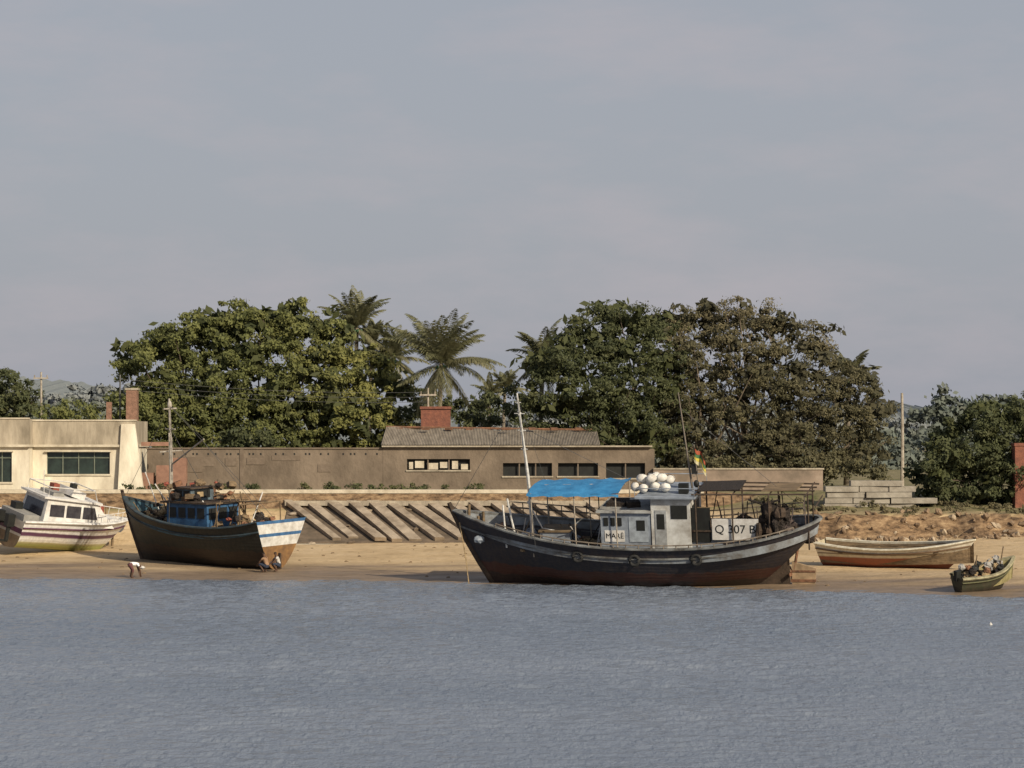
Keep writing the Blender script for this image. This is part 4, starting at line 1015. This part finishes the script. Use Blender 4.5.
# ================================================================ PEOPLE
def person(name,J,loc,yaw,cols,hat=None):
    pts=[];rad=[];edges=[];lab=[]
    def add(p,r,par,l):
        pts.append(Vector(p)); rad.append(r); lab.append(l)
        if par is not None: edges.append((par,len(pts)-1))
        return len(pts)-1
    pel=add(J['pelvis'],(.15,.12),None,'legs')
    bel=add((Vector(J['pelvis'])+Vector(J['chest']))/2,(.14,.11),pel,'shirt')
    ch=add(J['chest'],(.16,.12),bel,'shirt')
    nk=add(J['neck'],(.06,.06),ch,'skin')
    h0=Vector(J['head']); dn=(h0-Vector(J['neck'])).normalized()
    a=add(h0-dn*.04,(.078,.085),nk,'skin'); b_=add(h0+dn*.08,(.075,.085),a,'hair')
    for s_ in (1,-1):
        m_=lambda p:(p[0],p[1]*s_,p[2])
        hp=add(m_(J['hip']),(.10,.10),pel,'legs'); kn=add(m_(J['knee']),(.07,.07),hp,'legs'); an=add(m_(J['ankle']),(.045,.045),kn,'skin'); add((J['ankle'][0]+.16,J['ankle'][1]*s_,.03),(.04,.03),an,'skin')
        sh=add(m_(J['shoulder']),(.065,.065),ch,'shirt'); el=add(m_(J['elbow']),(.045,.045),sh,'skin'); wr=add(m_(J['hand']),(.03,.03),el,'skin')
        dv=(Vector(m_(J['hand']))-Vector(m_(J['elbow']))).normalized(); sdv=dv.cross(Vector((0,0,1))); 
        if sdv.length<.1: sdv=Vector((0,1,0))
        sdv.normalize(); pm=add(Vector(m_(J['hand']))+dv*.07,(.035,.018),wr,'skin')
        for k,(o,l_) in enumerate(((-.03,.07),(-.01,.08),(.01,.078),(.03,.06))):
            f1=add(Vector(m_(J['hand']))+dv*(.07+l_*.55)+sdv*o,(.01,.01),pm,'skin'); add(Vector(m_(J['hand']))+dv*(.07+l_)+sdv*o+Vector((0,0,-.015)),(.008,.008),f1,'skin')
        add(Vector(m_(J['hand']))+dv*.06+sdv*.055*s_,(.011,.011),wr,'skin')
    me=bpy.data.meshes.new(name); me.from_pydata([tuple(p) for p in pts],edges,[]); ob=bpy.data.objects.new(name,me); bpy.context.collection.objects.link(ob)
    ob.modifiers.new('Skin','SKIN'); 
    sv=me.skin_vertices[0].data
    for i,r_ in enumerate(rad): sv[i].radius=r_
    sv[0].use_root=True
    ss=ob.modifiers.new('Sub','SUBSURF'); ss.levels=2; ss.render_levels=2
    dg=bpy.context.evaluated_depsgraph_get(); nm=bpy.data.meshes.new_from_object(ob.evaluated_get(dg)); ob.modifiers.clear(); ob.data=nm
    nm.materials.clear()
    order=['skin','shirt','legs','hair']
    for o in order: nm.materials.append(cols[o])
    for p in nm.polygons:
        c=p.center; bi=0;bd=9
        for a_,b_ in edges:
            A_,B_=pts[a_],pts[b_]; ab=B_-A_; t_=max(0,min(1,(c-A_).dot(ab)/max(ab.length_squared,1e-9))); dd_=(c-(A_+ab*t_)).length
            if dd_<bd: bd=dd_; bi=b_ if t_>.3 or lab[a_]==lab[b_] else a_
        p.material_index=order.index(lab[bi]); p.use_smooth=True
    f=MB(); fw=Vector((1,0,-.2)) if J['head'][2]>.8 else Vector((.5,0,-.9)); fw.normalize(); up=Vector((0,0,1)) if J['head'][2]>.8 else Vector((1,0,.4)).normalized(); sd=fw.cross(up).normalized(); hc=h0+dn*.02
    f.ell(hc+fw*.09,(.018,.014,.02),0,6,5)
    for s_ in (1,-1): f.ell(hc+fw*.076+up*.03+sd*.03*s_,(.01,.01,.008),1,6,4); f.ell(hc+sd*.085*s_,(.02,.01,.028),0,6,4)
    f.ell(hc+fw*.078-up*.05,(.01,.025,.008),2,6,4)
    if hat: 
        f.ell(hc+dn*.08,(.13,.13,.09),3,12,7); f.torus(tuple(hc+dn*.06),.15,.025,3,'z')
    f.build('face',[cols['skin'],M_dark,M_red,M_white],ob)
    ob.location=loc; ob.rotation_euler=(0,0,yaw)
M_skin=mat('brown_skin',(.10,.055,.035),(.08,.045,.03),4,.6)
M_hair=mat('black_hair',(.015,.013,.012),None,6,.8)
M_den=mat('dark_trousers',(.04,.05,.08),None,4,.9)
squat=dict(pelvis=(-.12,0,.33),chest=(.04,0,.72),neck=(.10,0,.90),head=(.14,0,1.04),hip=(-.08,.1,.33),knee=(.36,.17,.52),ankle=(.05,.13,.08),shoulder=(.07,.19,.80),elbow=(.30,.22,.56),hand=(.50,.12,.42))
bend=dict(pelvis=(-.15,0,.80),chest=(.27,0,.80),neck=(.42,0,.70),head=(.53,0,.62),hip=(-.13,.1,.76),knee=(.06,.14,.44),ankle=(-.04,.14,.08),shoulder=(.33,.19,.74),elbow=(.42,.22,.45),hand=(.48,.14,.20))
def put(b,d): x=AX(b,d); return (x,d,gz(x,d)-.01)
person('person_bending',bend,put(132,154.0),R(20),dict(skin=M_skin,shirt=mat('white_shirt',(.85,.85,.85),(.75,.75,.75),3,.8),legs=mat('red_dark_shorts',(.14,.06,.06),None,4,.9),hair=M_white),True)
person('person_crouching',squat,put(266,157.2),R(150),dict(skin=M_skin,shirt=mat('brown_shirt',(.32,.2,.12),None,4,.9),legs=M_den,hair=M_hair))
person('person_crouching',squat,put(278,157.6),R(200),dict(skin=M_skin,shirt=mat('pale_shirt',(.55,.52,.48),None,4,.9),legs=M_den,hair=M_hair))
m=MB(); x=AX(990,115); m.ell((x,115,.03),(.07,.07,.07),0,10,8); m.tube([(x,115,.05),(x,115,.14)],.015,0); m.build('mooring_float',[M_white],None,True)

# ================================================================ LIGHT, SKY, CAMERA
SA=R(142); SE=R(28)
w=bpy.data.worlds.new('World'); bpy.context.scene.world=w; w.use_nodes=True
N=w.node_tree.nodes; L=w.node_tree.links; bg=N['Background']; bg.inputs['Strength'].default_value=.1
sk=N.new('ShaderNodeTexSky'); sk.sky_type='NISHITA'; sk.sun_disc=False; sk.sun_elevation=SE; sk.sun_rotation=SA; sk.air_density=1.2; sk.dust_density=3.0; sk.ozone_density=1.5
tc=N.new('ShaderNodeTexCoord'); mp=N.new('ShaderNodeMapping'); mp.inputs['Scale'].default_value=(9,9,30); L.new(tc.outputs['Generated'],mp.inputs['Vector'])
n=N.new('ShaderNodeTexNoise'); n.inputs['Scale'].default_value=1.0; n.inputs['Detail'].default_value=7; n.inputs['Roughness'].default_value=.6; L.new(mp.outputs[0],n.inputs['Vector'])
r=N.new('ShaderNodeValToRGB'); r.color_ramp.elements[0].position=.46; r.color_ramp.elements[1].position=.78
L.new(n.outputs['Fac'],r.inputs['Fac'])
sz=N.new('ShaderNodeSeparateXYZ'); L.new(tc.outputs['Generated'],sz.inputs[0])
hz=N.new('ShaderNodeMapRange'); hz.interpolation_type='SMOOTHSTEP'; hz.inputs['From Min'].default_value=.12; hz.inputs['From Max'].default_value=.6; hz.inputs['To Min'].default_value=.85; hz.inputs['To Max'].default_value=.15
L.new(sz.outputs['Z'],hz.inputs['Value'])
mx=N.new('ShaderNodeMixRGB'); mx.inputs['Color2'].default_value=(3.72,3.88,4.4,1); L.new(hz.outputs[0],mx.inputs['Fac']); L.new(sk.outputs[0],mx.inputs['Color1'])
m2=N.new('ShaderNodeMixRGB'); m2.inputs['Color2'].default_value=(5.1,4.5,4.7,1); mu=N.new('ShaderNodeMath'); mu.operation='MULTIPLY'; mu.inputs[1].default_value=.5
L.new(r.outputs['Color'],mu.inputs[0]); L.new(mu.outputs[0],m2.inputs['Fac']); L.new(mx.outputs['Color'],m2.inputs['Color1']); L.new(m2.outputs['Color'],bg.inputs['Color'])
su=bpy.data.lights.new('sun','SUN'); su.energy=4.7; su.angle=R(.5); su.color=(1,.87,.66)
so=bpy.data.objects.new('sun',su); bpy.context.collection.objects.link(so)
dv=Vector((math.sin(SA)*math.cos(SE),math.cos(SA)*math.cos(SE),math.sin(SE))); so.rotation_euler=(-dv).to_track_quat('-Z','Y').to_euler(); so.location=(40,-40,60)
ca=bpy.data.cameras.new('camera'); ca.sensor_width=36; ca.lens=36*F/1024; ca.clip_end=12000; ca.clip_start=1
co_=bpy.data.objects.new('camera',ca); bpy.context.collection.objects.link(co_); co_.location=(0,0,H); co_.rotation_euler=(R(90)+math.atan(56/F),0,0)
s=bpy.context.scene; s.camera=co_; s.view_settings.view_transform='Standard'; s.view_settings.look='None'; s.view_settings.exposure=0
